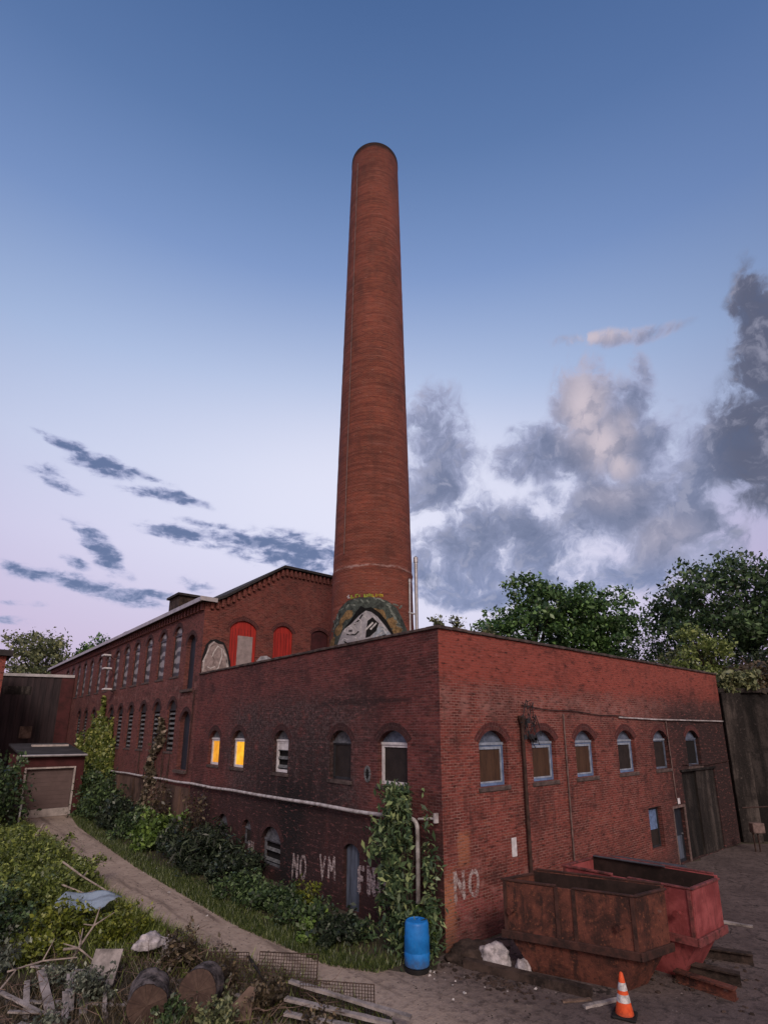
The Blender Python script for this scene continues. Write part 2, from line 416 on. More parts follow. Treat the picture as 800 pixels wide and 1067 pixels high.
def st_right(e, k, mf, mo):
    t, u, v = e['t'], e['u'], e['v']
    n_v = edgy(e, v, 1.1)
    up = t.ss(n_v, 6.05, 6.5)
    up = t.m('MULTIPLY', up, t.ss(e['fine'], .2, .5, .75, 1.))
    e_fl = t.m('MULTIPLY', t.band(edgy(e, v, 1.6), 5.35, 6.05, .35), t.ss(e['mid'], .42, .6))
    low = t.m('MULTIPLY', t.ss(edgy(e, v, 1.5), 2.4, 1.2), t.ss(u, 9., 2.))
    grime = t.m('MULTIPLY', t.ss(edgy(e, u, 3.), 9.5, 15.0), t.ss(edgy(e, v, 2.), 7.2, 5.2))
    base = t.m('MULTIPLY', t.ss(edgy(e, v, .8), .9, .2), .6)
    k = t.mix(t.m('MULTIPLY', up, .85), k, (.29, .066, .048))
    mf2 = t.m('MULTIPLY', mf, t.m('SUBTRACT', 1., t.m('MULTIPLY', up, .72)))
    bare = t.m('MULTIPLY', t.ss(edgy(e, u, .5), .5, .25), t.ss(edgy(e, v, 1.2), 1.9, 1.3))
    bare2 = t.m('MULTIPLY', t.band(edgy(e, u, .35), .5, .95, .06), t.band(edgy(e, v, .45), 1.75, 2.5, .08))
    bare = t.m('MAXIMUM', bare, t.m('MULTIPLY', bare2, .7))
    k = t.mix(t.m('MULTIPLY', bare, .75), k, (.42, .17, .085))
    red = t.m('MULTIPLY', t.band(edgy(e, u, .8), .35, 2.3, .15), t.m('MULTIPLY', t.ss(edgy(e, v, 1.2), 1.2, .9), t.ss(e['mid'], .40, .55)))
    k = t.mix(t.m('MULTIPLY', red, .55), k, (.36, .10, .10))

    gr = t.noise(e['uv'], .6, 9, .68); dr = t.noise(t.scale(e['uv'], 2.2, .5, 1.), 1.0, 9, .68)

    def over(c):
        c = t.mix(t.m('MULTIPLY', e_fl, .5), c, (.34, .20, .18))
        c = t.mix(t.m('MULTIPLY', t.m('MULTIPLY', low, t.ss(e['mid'], .52, .66)), .35), c, (.42, .28, .26))
        c = t.mix(t.ss(gr, .48, .68, 0., .42), c, (.045, .018, .018))
        c = t.mix(t.m('MULTIPLY', t.ss(dr, .5, .68, 0., .65), t.band(edgy(e, v, 1.), 1.2, 5.8, .8)), c, (.050, .022, .021))
        c = t.mix(t.m('MULTIPLY', t.ss(dr, .42, .30, 0., .4), t.band(edgy(e, v, 1.), 2.6, 5.9, .8)), c, (.33, .18, .165))
        c = t.mix(t.m('MULTIPLY', grime, .93), c, (.022, .016, .017))
        return t.mix(base, c, (.05, .03, .03))
    e['over'] = over
    return k, mf2, mo


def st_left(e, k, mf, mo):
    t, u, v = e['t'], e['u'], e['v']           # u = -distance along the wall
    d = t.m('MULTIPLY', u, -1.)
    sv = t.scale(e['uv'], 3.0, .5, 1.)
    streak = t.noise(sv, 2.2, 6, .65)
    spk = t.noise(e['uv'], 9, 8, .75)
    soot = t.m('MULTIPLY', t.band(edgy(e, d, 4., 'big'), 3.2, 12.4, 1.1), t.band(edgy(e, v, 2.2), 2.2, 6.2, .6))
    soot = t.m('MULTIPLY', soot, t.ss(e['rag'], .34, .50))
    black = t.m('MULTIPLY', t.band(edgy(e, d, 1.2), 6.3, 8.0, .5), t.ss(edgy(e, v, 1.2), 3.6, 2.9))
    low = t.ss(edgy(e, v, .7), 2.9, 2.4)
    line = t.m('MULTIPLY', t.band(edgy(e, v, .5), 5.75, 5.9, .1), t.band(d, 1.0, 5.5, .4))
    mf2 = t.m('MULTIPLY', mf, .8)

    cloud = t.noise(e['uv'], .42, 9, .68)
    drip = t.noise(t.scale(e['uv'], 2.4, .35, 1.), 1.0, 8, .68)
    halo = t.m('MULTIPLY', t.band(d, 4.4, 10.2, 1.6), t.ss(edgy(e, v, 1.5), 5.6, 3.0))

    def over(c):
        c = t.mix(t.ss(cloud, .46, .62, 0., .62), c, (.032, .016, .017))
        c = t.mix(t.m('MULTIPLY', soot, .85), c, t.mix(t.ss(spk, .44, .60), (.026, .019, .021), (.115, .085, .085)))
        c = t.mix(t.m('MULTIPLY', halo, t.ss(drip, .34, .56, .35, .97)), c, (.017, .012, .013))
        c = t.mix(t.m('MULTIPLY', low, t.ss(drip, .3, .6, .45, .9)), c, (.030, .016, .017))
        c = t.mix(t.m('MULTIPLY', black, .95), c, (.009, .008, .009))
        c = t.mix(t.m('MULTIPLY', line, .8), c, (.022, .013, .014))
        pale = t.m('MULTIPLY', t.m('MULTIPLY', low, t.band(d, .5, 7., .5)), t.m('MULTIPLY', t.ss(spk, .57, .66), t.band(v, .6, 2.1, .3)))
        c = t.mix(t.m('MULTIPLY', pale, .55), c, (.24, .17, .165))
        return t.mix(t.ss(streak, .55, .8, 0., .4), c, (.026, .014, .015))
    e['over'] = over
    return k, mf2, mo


def st_mill(e, k, mf, mo):
    t, v = e['t'], e['v']
    sv = t.scale(e['uv'], 2.5, .4, 1.); streak = t.noise(sv, 1.2, 6, .65)

    def over(c):
        c = t.mix(t.ss(streak, .5, .75, 0., .45), c, (.075, .05, .045))
        pale = t.m('MULTIPLY', t.band(edgy(e, v, 2.), 6.3, 7.6, .4), t.ss(e['mid'], .5, .7))
        return t.mix(t.m('MULTIPLY', pale, .35), c, (.33, .25, .24))
    e['over'] = over
    return k, t.m('MULTIPLY', mf, .6), mo


def st_chim(e, k, mf, mo):
    t, v = e['t'], e['v']
    rows = t.noise(t.scale(e['uv'], .10, 4.2, 1.), 1.3, 7, .72)
    rows2 = t.noise(t.scale(e['uv'], .35, 9., 1.), 1.0, 5, .7)
    patch = t.noise(t.scale(e['uv'], 1., .5, 1.), .5, 6, .62)

    def over(c):
        c = t.mix(t.ss(rows, .42, .62, 0., .55), c, (.085, .024, .017))
        c = t.mix(t.ss(rows2, .54, .68, 0., .55), c, (.34, .15, .125))
        c = t.mix(t.ss(patch, .48, .72, 0., .55), c, (.060, .024, .020)); spk = t.noise(t.scale(e['uv'], 4., 9., 1.), 1.0, 3, .6); c = t.mix(t.ss(spk, .66, .74, 0., .6), c, (.40, .27, .25))
        c = t.mix(t.ss(v, 34., 39.3, 0., .35), c, (.06, .02, .018)); c = t.mix(t.ss(edgy(e, v, .5), 38.85, 39.15, 0., .92), c, (.012, .008, .008))
        drip = t.m('MULTIPLY', t.band(edgy(e, v, .55), 12.46, 12.54, .05), t.ss(e['mid'], .35, .6, .1, .8))
        return t.mix(drip, c, (.42, .31, .29))
    e['over'] = over
    return k, t.m('MULTIPLY', mf, .85), mo


M = {}
M['brick_right'] = brick('workshop_brick_yard_side', BR1, BR2, MORT, st_right, msize=.011)
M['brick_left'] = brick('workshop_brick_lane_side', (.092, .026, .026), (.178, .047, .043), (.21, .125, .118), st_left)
M['brick_mill'] = brick('mill_brick', (.110, .036, .034), (.195, .061, .053), (.23, .15, .135), st_mill)
M['brick_gable'] = brick('mill_gable_brick', (.135, .035, .029), (.215, .055, .042), (.25, .14, .12))
M['brick_chim'] = brick('chimney_brick', (.165, .042, .027), (.265, .068, .042), (.34, .18, .14), st_chim, bumpk=.8, blotch=.5, bsc=(.9, 13.))
M['brick_arch'] = brick('brick_arches', (.06, .018, .018), (.12, .03, .028), (.14, .08, .075), bw=.10, rh=.12)
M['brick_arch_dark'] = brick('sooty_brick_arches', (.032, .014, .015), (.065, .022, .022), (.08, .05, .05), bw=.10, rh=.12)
M['brick_red'] = brick('red_brick', (.24, .05, .04), (.32, .08, .06), (.3, .18, .16))
M['stone'] = plain('sill_stone', (.115, .085, .08), .9, var=.4, scale=5, bump=.5)
M['coping'] = plain('coping_tile', (.10, .075, .07), .85, var=.5, scale=3, bump=.4)
M['white'] = plain('peeling_white_paint', (.66, .66, .70), .6, var=.12, scale=5, c2=(.45, .44, .46))
M['blue'] = plain('faded_blue_paint', (.14, .22, .40), .6, var=.3, scale=5)
M['blue_light'] = plain('weathered_pale_blue_paint', (.32, .38, .48), .65, var=.3, scale=4)
M['archblue'] = plain('blue_grey_tympanum', (.13, .165, .24), .7, var=.35, scale=4)
M['archgrey'] = plain('grey_tympanum', (.13, .14, .165), .75, var=.4, scale=5)
M['board'] = plain('brown_plywood', (.075, .040, .024), .75, var=.3, scale=1.4, bump=.15, stretch=(4, 4, .8))
M['board_dark'] = plain('dark_plywood', (.030, .023, .021), .7, var=.3, scale=2)
M['dark'] = plain('dark_frame_paint', (.030, .032, .038), .6, var=.3)
M['black'] = plain('blackened_void', (.008, .008, .009), .9, var=.2, bump=0)
M['slat'] = plain('grey_louvre_slat', (.17, .18, .19), .7, var=.4, scale=5)
M['door_dk'] = plain('dark_blue_door', (.022, .028, .042), .6, var=.35, scale=2, stretch=(5, 5, .6))
M['door_blue'] = plain('faded_blue_door', (.10, .125, .175), .7, var=.4, scale=2, stretch=(5, 5, .6))
M['red'] = plain('bright_red_boards', (.42, .030, .022), .6, var=.3, scale=2, stretch=(6, 6, .4))
M['greypanel'] = plain('pale_grey_panel', (.32, .27, .27), .7, var=.2, scale=3)
M['roof'] = plain('dark_roofing', (.045, .042, .045), .9, var=.4, scale=.8)
M['roofedge'] = plain('grey_metal_flashing', (.42, .41, .43), .45, metal=.3, var=.2, scale=2)
M['pipe'] = plain('pale_lagged_pipe', (.50, .49, .51), .55, var=.3, scale=4, c2=(.24, .22, .22))
M['iron'] = plain('rusty_iron_pipe', (.055, .030, .025), .7, var=.4, scale=6)
M['conduit'] = plain('weathered_conduit', (.19, .135, .125), .65, var=.35, scale=6)
M['steel'] = plain('galvanised_steel', (.42, .43, .46), .4, metal=.6, var=.2, scale=3)
M['stucco'] = plain('brown_stucco', (.125, .078, .062), .92, var=.5, scale=.8, bump=.4, stretch=(1.3, 1.3, .5))
mt, t, b = newmat('rusted_skip_plate')
co = t.n('ShaderNodeTexCoord').outputs['Object']
n1 = t.noise(co, 1.7, 9, .68); n2 = t.noise(t.scale(co, 5., 5., .7), 1.0, 7, .7); n3 = t.noise(co, 14., 6, .7)
k = t.mix(t.ss(n1, .36, .60), (.032, .0135, .011), (.118, .040, .028)); k = t.mix(t.ss(n2, .50, .64, 0., .85), k, (.022, .011, .010))
k = t.mix(t.ss(n3, .54, .68, 0., .75), k, (.19, .070, .040)); k = t.mix(t.ss(n1, .64, .72, 0., .7), k, (.15, .11, .10)); k = t.mix(t.ss(n3, .44, .34, 0., .8), k, (.018, .010, .009))
t.put(b.inputs['Base Color'], k); b.inputs['Roughness'].default_value = .8
bp = t.n('ShaderNodeBump', {'Height': t.m('ADD', n3, n1), 'Strength': .6, 'Distance': .02}); t.put(b.inputs['Normal'], bp.outputs[0]); M['rust'] = mt
mt, t, b = newmat('faded_red_skip_paint')
co = t.n('ShaderNodeTexCoord').outputs['Object']
n1 = t.noise(co, 1.6, 8, .66); n2 = t.noise(t.scale(co, 6., 6., .8), 1.0, 7, .7); n3 = t.noise(co, 17., 6, .7)
k = t.mix(t.ss(n1, .36, .62), (.17, .034, .036), (.31, .078, .080)); k = t.mix(t.ss(n2, .52, .68, 0., .7), k, (.085, .024, .024))
k = t.mix(t.ss(n3, .60, .70, 0., .8), k, (.055, .022, .016)); k = t.mix(t.ss(n3, .40, .32, 0., .35), k, (.38, .18, .17))
t.put(b.inputs['Base Color'], k); b.inputs['Roughness'].default_value = .6
bp = t.n('ShaderNodeBump', {'Height': n3, 'Strength': .35, 'Distance': .01}); t.put(b.inputs['Normal'], bp.outputs[0]); M['redskip'] = mt
M['rust_edge'] = plain('dark_rusty_edge', (.060, .026, .021), .85, var=.6, scale=4, bump=.4, c2=(.020, .011, .010))
M['red_edge'] = plain('scraped_red_edge', (.20, .055, .055), .65, var=.5, scale=6, bump=.3, c2=(.05, .022, .02))
M['rust_dk'] = plain('dark_rust_interior', (.030, .017, .015), .9, var=.4, scale=2)
M['steelsheet'] = plain('blue_grey_corrugated_sheet', (.085, .095, .12), .55, var=.3, scale=2)
mt, t, b = newmat('scuffed_blue_plastic')
co = t.n('ShaderNodeTexCoord').outputs['Object']; zz = t.n('ShaderNodeSeparateXYZ', {0: co}).outputs[2]
n1 = t.noise(co, 5., 8, .7); n2 = t.noise(t.scale(co, 14., 14., 2.5), 1.0, 6, .7)
k = t.mix(t.ss(n1, .35, .65), (.009, .135, .43), (.013, .185, .56)); k = t.mix(t.ss(n2, .60, .72, 0., .55), k, (.10, .24, .46))
k = t.mix(t.m('MULTIPLY', t.ss(t.m('ADD', zz, t.m('MULTIPLY', n1, .5)), .62, .30), .65), k, (.075, .075, .075)); k = t.mix(t.ss(n2, .40, .32, 0., .5), k, (.012, .06, .15))
t.put(b.inputs['Base Color'], k); b.inputs['Roughness'].default_value = .45; M['bluebarrel'] = mt
mt, t, b = newmat('dirty_orange_plastic')
co = t.n('ShaderNodeTexCoord').outputs['Object']; zz = t.n('ShaderNodeSeparateXYZ', {0: co}).outputs[2]
n1 = t.noise(co, 9., 8, .7); n2 = t.noise(co, 30., 6, .7)
k = t.mix(t.ss(n1, .35, .65), (.55, .065, .016), (.72, .105, .028)); k = t.mix(t.ss(n2, .58, .70, 0., .6), k, (.20, .06, .035))
k = t.mix(t.m('MULTIPLY', t.ss(t.m('ADD', zz, t.m('MULTIPLY', n1, .3)), .30, .12), .6), k, (.09, .05, .04))
t.put(b.inputs['Base Color'], k); b.inputs['Roughness'].default_value = .55; M['orange'] = mt
M['rubber'] = plain('black_rubber', (.014, .014, .015), .7, var=.3, bump=.1)
M['reflect'] = plain('white_reflective_collar', (.62, .61, .62), .45, var=.35, scale=14)
M['lumber'] = plain('weathered_timber', (.34, .31, .305), .88, var=.45, scale=2.2, stretch=(1, 1, 1), bump=.4)
M['lumber_br'] = plain('brown_timber', (.18, .125, .10), .85, var=.45, scale=2.2, bump=.4)
M['oldbeam'] = plain('old_dark_timber', (.065, .045, .038), .9, var=.5, scale=3, bump=.5)
M['bark'] = plain('rough_bark', (.15, .13, .13), .95, var=.6, scale=5, bump=1., bscale=12)
M['trunk'] = plain('tree_trunk_bark', (.065, .05, .042), .95, var=.5, scale=4, bump=.8)
M['tarp'] = plain('pale_blue_plastic_sheet', (.27, .34, .41), .4, var=.25, scale=3, spec=.5)
M['rag'] = plain('dirty_white_cloth', (.50, .47, .50), .85, var=.4, scale=6)
M['mesh'] = plain('rusty_wire', (.085, .058, .046), .7, metal=.2, var=.4)
M['twig'] = plain('bleached_twig', (.34, .29, .26), .85, var=.35, scale=7)
M['garage'] = plain('brown_garage_door', (.135, .095, .092), .65, var=.12, scale=2)
M['cream'] = plain('dirty_cream_trim', (.50, .45, .43), .65, var=.25, scale=3)
M['maroon'] = plain('maroon_wall_paint', (.075, .018, .020), .75, var=.35, scale=1.2)
M['corr'] = plain('dark_tarred_corrugated_cladding', (.016, .012, .015), .8, var=.8, scale=.8, stretch=(3, 3, .4), c2=(.045, .03, .034))
M['rubble'] = plain('broken_rubble', (.17, .145, .14), .95, var=.6, scale=1.5, bump=.4)
M['paper'] = plain('pale_litter', (.52, .50, .50), .8, var=.3, scale=9)

for nm_, lo, hi in (('concrete_dk', (.0055, .005, .005), (.040, .034, .032)), ('concrete', (.014, .012, .0115), (.085, .072, .066))):
    mt, t, b = newmat('streaked_' + ('dark_concrete' if nm_ == 'concrete_dk' else 'grey_concrete'))
    co = t.n('ShaderNodeTexCoord').outputs['Object']
    a1 = t.noise(t.scale(co, 1.6, 1.6, .22), 1.0, 9, .7); a2 = t.noise(co, 1.3, 9, .7); a3 = t.noise(co, 9., 7, .7)
    k = t.mix(t.ss(a1, .44, .66), lo, hi); k = t.mix(t.ss(a2, .46, .62, 0., .75), k, lo); k = t.mix(t.ss(a3, .58, .70, 0., .5), k, tuple(x * 1.7 for x in hi)); k = t.mix(t.ss(a3, .44, .34, 0., .7), k, tuple(x * .5 for x in lo))
    t.put(b.inputs['Base Color'], k); b.inputs['Roughness'].default_value = .92
    bp = t.n('ShaderNodeBump', {'Height': t.m('ADD', a3, a2), 'Strength': 1., 'Distance': .05}); t.put(b.inputs['Normal'], bp.outputs[0]); M[nm_] = mt

# worn wall paint lettering
mt, t, b = newmat('worn_white_wall_paint')
co = t.n('ShaderNodeTexCoord').outputs['Object']
ms = t.noise(co, 7, 7, .72)
sp = t.n('ShaderNodeTexBrick', {'Vector': t.n('ShaderNodeCombineXYZ', {0: t.n('ShaderNodeSeparateXYZ', {0: co}).outputs[0], 1: t.n('ShaderNodeSeparateXYZ', {0: co}).outputs[2]}).outputs[0], 'Scale': 1., 'Brick Width': .21, 'Row Height': .072, 'Mortar Size': .012})
al = t.m('MULTIPLY', t.ss(ms, .38, .56, .05, .95), t.m('SUBTRACT', .9, t.m('MULTIPLY', sp.outputs['Fac'], .3)))
t.put(b.inputs['Base Color'], t.mix(ms, (.30, .22, .22), (.58, .53, .53))); b.inputs['Roughness'].default_value = .8
t.put(b.inputs['Alpha'], al); M['wornpaint'] = mt


def paint(name, c, var=.3, scale=7, c2=None):
    return plain(name, c, .8, var=var, scale=scale, c2=c2, bump=.25, bscale=30)


# lit window panes give off light
def glow(name, c, s):
    mt, t, b = newmat(name)
    co = t.n('ShaderNodeTexCoord').outputs['Object']
    nz = t.noise(co, 2.6, 5, .65)
    t.put(b.inputs['Base Color'], (.4, .2, .03, 1))
    t.put(b.inputs['Emission Color'], t.mix(t.ss(nz, .3, .7), c, (c[0] * .62, c[1] * .48, c[2] * .4)))
    b.inputs['Emission Strength'].default_value = s; b.inputs['Roughness'].default_value = .2
    return mt


M['glow1'] = glow('amber_lit_pane', (1., .44, .035), .72)
M['glow2'] = glow('bright_amber_lit_pane', (1., .53, .03), .98)

# weathered opaque glazing of the mill
mt, t, b = newmat('weathered_whitish_glazing')
co = t.n('ShaderNodeTexCoord').outputs['Object']
bands = t.n('ShaderNodeTexWave', {'Vector': co, 'Scale': .55, 'Distortion': 5., 'Detail': 4., 'Detail Scale': 2.5}, wave_type='BANDS', bands_direction='Z').outputs['Fac']
nz = t.noise(co, 3., 5, .65)
k = t.mix(t.ss(bands, .35, .75), (.05, .05, .06), (.27, .265, .285)); k = t.mix(t.ss(nz, .5, .75, 0., .7), k, (.09, .08, .085))
t.put(b.inputs['Base Color'], k); b.inputs['Roughness'].default_value = .45; M['glazing'] = mt


# sawn log end with rings
mt, t, b = newmat('sawn_log_end')
co = t.n('ShaderNodeTexCoord').outputs['Object']
sp_ = t.n('ShaderNodeSeparateXYZ', {0: co})
flat = t.n('ShaderNodeCombineXYZ', {0: sp_.outputs[0], 1: sp_.outputs[1], 2: 0.}).outputs[0]
wv = t.n('ShaderNodeTexWave', {'Vector': flat, 'Scale': 16., 'Distortion': 5., 'Detail': 4., 'Detail Scale': 1.2}, wave_type='RINGS', rings_direction='Z').outputs['Fac']
ang = t.m('ARCTAN2', sp_.outputs[1], sp_.outputs[0])
crk = t.noise(t.n('ShaderNodeCombineXYZ', {0: ang, 1: 0., 2: 0.}).outputs[0], 6.5, 4, .7)
k = t.mix(wv, (.075, .050, .040), (.108, .072, .058)); k = t.mix(t.ss(t.noise(co, 4.5, 8, .7), .40, .58, 0., .85), k, (.055, .035, .03))
k = t.mix(t.ss(crk, .54, .60, 0., .9), k, (.03, .02, .018))
t.put(b.inputs['Base Color'], k); b.inputs['Roughness'].default_value = .9; M['logend'] = mt


def leafmat(name, a, b_, c, trans=.25):
    mt, t, b = newmat(name)
    ri = t.n('ShaderNodeNewGeometry').outputs['Random Per Island']
    k = t.ramp(ri, [(0., tuple(x * .55 for x in a)), (.35, a), (.7, b_), (1., tuple(x * 1.35 for x in c))])
    t.put(b.inputs['Base Color'], k); b.inputs['Roughness'].default_value = .42; b.inputs['Specular IOR Level'].default_value = .5
    tr = t.n('ShaderNodeBsdfTranslucent', {'Color': k})
    mx = t.n('ShaderNodeMixShader', {0: trans, 1: b.outputs[0], 2: tr.outputs[0]})
    t.t.links.new(mx.outputs[0], t.t.nodes['Material Output'].inputs[0])
    return mt


L = {
    'maple': leafmat('dark_maple_leaves', (0.042, 0.098, 0.037), (0.090, 0.185, 0.056), (0.154, 0.274, 0.084)),
    'maple2': leafmat('deep_green_leaves', (0.039, 0.076, 0.036), (0.063, 0.125, 0.049), (0.111, 0.182, 0.075)),
    'lime': leafmat('yellow_green_leaves', (0.124, 0.179, 0.048), (0.207, 0.276, 0.083), (0.304, 0.359, 0.124)),
    'olive': leafmat('olive_leaves', (0.097, 0.127, 0.060), (0.180, 0.210, 0.097), (0.256, 0.270, 0.134)),
    'bush': leafmat('bush_leaves', (0.034, 0.064, 0.029), (0.071, 0.121, 0.047), (0.125, 0.194, 0.076)),
    'bushdk': leafmat('dark_bush_leaves', (0.019, 0.032, 0.020), (0.038, 0.059, 0.035), (0.074, 0.101, 0.057)),
    'bright': leafmat('fresh_green_leaves', (0.072, 0.129, 0.029), (0.122, 0.215, 0.043), (0.200, 0.300, 0.072)),
    'yellow': leafmat('yellowing_leaves', (0.097, 0.128, 0.019), (0.162, 0.200, 0.026), (0.238, 0.258, 0.049)),
    'ivy': leafmat('yellow_green_ivy', (0.100, 0.146, 0.031), (0.200, 0.239, 0.054), (0.293, 0.308, 0.092)),
    'brownvine': leafmat('greyish_brown_vine_leaves', (0.081, 0.070, 0.046), (0.176, 0.146, 0.101), (0.297, 0.243, 0.189)),
    'sapling': leafmat('sapling_leaves', (0.061, 0.113, 0.056), (0.130, 0.206, 0.089), (0.270, 0.328, 0.145)),
    'weed': leafmat('meadow_weeds', (0.091, 0.129, 0.031), (0.170, 0.224, 0.051), (0.283, 0.333, 0.088)),
    'grey': leafmat('grey_green_weeds', (0.078, 0.096, 0.072), (0.156, 0.187, 0.138), (0.265, 0.296, 0.234)),
    'dry': leafmat('dry_brown_stalks', (0.056, 0.045, 0.027), (0.106, 0.083, 0.050), (0.163, 0.125, 0.075)),
    'grass': leafmat('short_grass', (0.047, 0.077, 0.022), (0.087, 0.122, 0.035), (0.142, 0.169, 0.055)),
}


# ------------------------------------------------------------------ leaves
def leaf_mesh(name, P, size, up=.35, aspect=.55, spread=1.0):
    n = len(P); P = np.asarray(P)
    d = rng.normal(size=(n, 3)); d[:, 2] -= up * .6; d /= np.linalg.norm(d, axis=1)[:, None]
    nr = rng.normal(size=(n, 3)) * spread; nr[:, 2] += up * 2.2
    s = np.cross(nr, d); s /= np.linalg.norm(s, axis=1)[:, None] + 1e-9
    nn = np.cross(d, s)
    sz = (size * (.42 + 1.15 * rng.random(n) ** 1.6))[:, None]
    a = P - d * sz * .5; c = P + d * sz * .5
    l = P + s * sz * aspect * .5 + nn * sz * .10 - d * sz * .08; r = P - s * sz * aspect * .5 + nn * sz * .10 - d * sz * .08
    V = np.stack([a, r, c, l], 1).reshape(-1, 3)
    me = bpy.data.meshes.new(name)
    me.vertices.add(4 * n); me.vertices.foreach_set('co', V.ravel())
    me.loops.add(4 * n); me.loops.foreach_set('vertex_index', np.arange(4 * n))
    me.polygons.add(n); me.polygons.foreach_set('loop_start', np.arange(0, 4 * n, 4))
    try: me.polygons.foreach_set('loop_total', np.full(n, 4))
    except Exception: pass
    me.update(); me.validate()
    return me


def clumps(n_cl, n_leaf, rx, ry, rz, csz, cz, dome=False, shell=.55):
    """leaf positions in clumps spread through an ellipsoid (half of one if dome)"""
    u = rng.normal(size=(n_cl, 3)); u /= np.linalg.norm(u, axis=1)[:, None]
    rr = shell + (1 - shell) * rng.random(n_cl) ** .7
    rr *= 1 + rng.normal(0, .07, n_cl)
    cc = u * rr[:, None]
    if dome: cc[:, 2] = np.abs(cc[:, 2])
    cc *= np.array([rx, ry, rz]); cc[:, 2] += cz
    w = csz * rng.uniform(.55, 1.35, n_cl)
    idx = rng.integers(0, n_cl, n_leaf)
    q = rng.normal(size=(n_leaf, 3)) * np.array([1, 1, .62])
    ql = np.linalg.norm(q, axis=1)[:, None]; q = q / ql * np.minimum(ql, 1.9)
    P = cc[idx] + q * w[idx][:, None] * .6
    return P, cc


def tree(name, label, loc, h_trunk, rx, ry, rz, n_cl, n_leaf, leaf, lsize, csz, group=None, tr=.35, shell=.45, cz=None):
    root = thing(name, label, 'tree', loc, 0, group)
    cz = cz if cz is not None else h_trunk + rz * .75
    P, cc = clumps(n_cl, n_leaf, rx, ry, rz, csz, cz, shell=shell)
    link('crown', leaf_mesh('crown', P, lsize), L[leaf], root)
    mb = MB()
    top = Vector((0, 0, cz + rz * .3))
    mb.tube([(0, 0, -.3), (.05, .03, h_trunk * .5), (-.04, .05, h_trunk), tuple(top)], [tr * 1.25, tr, tr * .8, tr * .2], 10)
    for c in cc[rng.choice(len(cc), min(len(cc), 26), replace=False)]:
        st = Vector((0, 0, h_trunk * .8 + (max(c[2], h_trunk) - h_trunk) * .35)); c = Vector(c)
        mid = st.lerp(c, .5) + Vector((0, 0, .25 * (c - st).length * .3))
        mb.tube([st, mid, c], [tr * .38, tr * .22, tr * .05], 6)
    mb.build('trunk', M['trunk'], root, smooth=True)
    return root


MIXL = {'bush': ('bush', 'olive', 'bushdk'), 'bushdk': ('bushdk', 'bush', 'dry'), 'bright': ('bright', 'bush', 'olive'), 'weed': ('weed', 'olive', 'grass'), 'yellow': ('yellow', 'weed', 'bush'),
        'olive': ('olive', 'weed', 'dry'), 'grey': ('grey', 'weed', 'dry'), 'dry': ('dry', 'olive', 'weed'), 'sapling': ('sapling', 'bush', 'olive'), 'ivy': ('ivy', 'yellow', 'bush')}


def two_tone(me, P, leaf):
    """neighbouring sprays share a leaf kind"""
    q = np.floor((P + 50) / .33).astype(int); hsh = (q[:, 0] * 73856093 ^ q[:, 1] * 19349663 ^ q[:, 2] * 83492791) % 100
    me.polygons.foreach_set('material_index', np.where(hsh < 66, 0, np.where(hsh < 86, 1, 2)).astype(np.int32)); me.update()
    return [L[k] for k in MIXL.get(leaf, (leaf, 'olive', 'bush'))]


def bush(name, label, cat, loc, rx, ry, h, n_leaf, leaf, lsize, csz=None, group=None, n_cl=None, stems=True, up=.35, aspect=.55):
    root = thing(name, label, cat, loc, 0, group)
    n_cl = n_cl or int(16 + 14 * rx * h)
    P, cc = clumps(n_cl, int(n_leaf * .8), rx, ry, h * .88, (csz or .32 * (rx + h) / 2) * .85, .10 * h, dome=True, shell=.25)
    sh = []; tips = []
    for i in range(int(7 + 5 * rx)):                              # shoots reaching out of the mass
        a = random.uniform(0, 6.28); r0 = random.uniform(.2, .85)
        b0 = np.array([math.cos(a) * rx * r0 * .6, math.sin(a) * ry * r0 * .6, h * .35]); tp_ = np.array([math.cos(a) * rx * (r0 + .35), math.sin(a) * ry * (r0 + .35), h * random.uniform(.75, 1.30) * (1.05 - .35 * r0)])
        k = max(6, int(n_leaf * .2 / (7 + 5 * rx))); t_ = rng.random(k)[:, None] ** .8
        sh.append(b0 + (tp_ - b0) * t_ + rng.normal(size=(k, 3)) * lsize * .55); tips.append((b0, tp_))
    P = np.concatenate([P] + sh); P[:, 2] = np.maximum(P[:, 2], .02)
    me = leaf_mesh('foliage', P, lsize, up, aspect); mats = two_tone(me, P, leaf)
    link('foliage', me, mats, root)
    if stems:
        mb = MB()
        for c in cc[:min(len(cc), 12)]:
            c = Vector(c); mb.tube([(c.x * .15, c.y * .15, -.05), (c.x * .5, c.y * .5, c.z * .6), c], [.025, .016, .006], 5)
        for b0, tp_ in tips: mb.tube([(b0[0] * .3, b0[1] * .3, 0), b0, tp_], [.016, .011, .004], 4)
        mb.build('stems', M['trunk'], root)
    return root


def blades(name, P, h, lean=.35, w=.012):
    """grass blades as thin triangles"""
    n = len(P); P = np.asarray(P); th = rng.uniform(0, 2 * np.pi, n)
    hh = h * rng.uniform(.5, 1.4, n)
    side = np.stack([np.cos(th), np.sin(th), np.zeros(n)], 1) * w
    t2 = rng.uniform(0, 2 * np.pi, n)
    tip = np.stack([np.cos(t2) * lean, np.sin(t2) * lean, np.ones(n)], 1) * hh[:, None]
    V = np.stack([P - side, P + side, P + tip], 1).reshape(-1, 3)
    me = bpy.data.meshes.new(name)
    me.vertices.add(3 * n); me.vertices.foreach_set('co', V.ravel())
    me.loops.add(3 * n); me.loops.foreach_set('vertex_index', np.arange(3 * n))
    me.polygons.add(n); me.polygons.foreach_set('loop_start', np.arange(0, 3 * n, 3))
    try: me.polygons.foreach_set('loop_total', np.full(n, 3))
    except Exception: pass
    me.update(); me.validate()
    return me


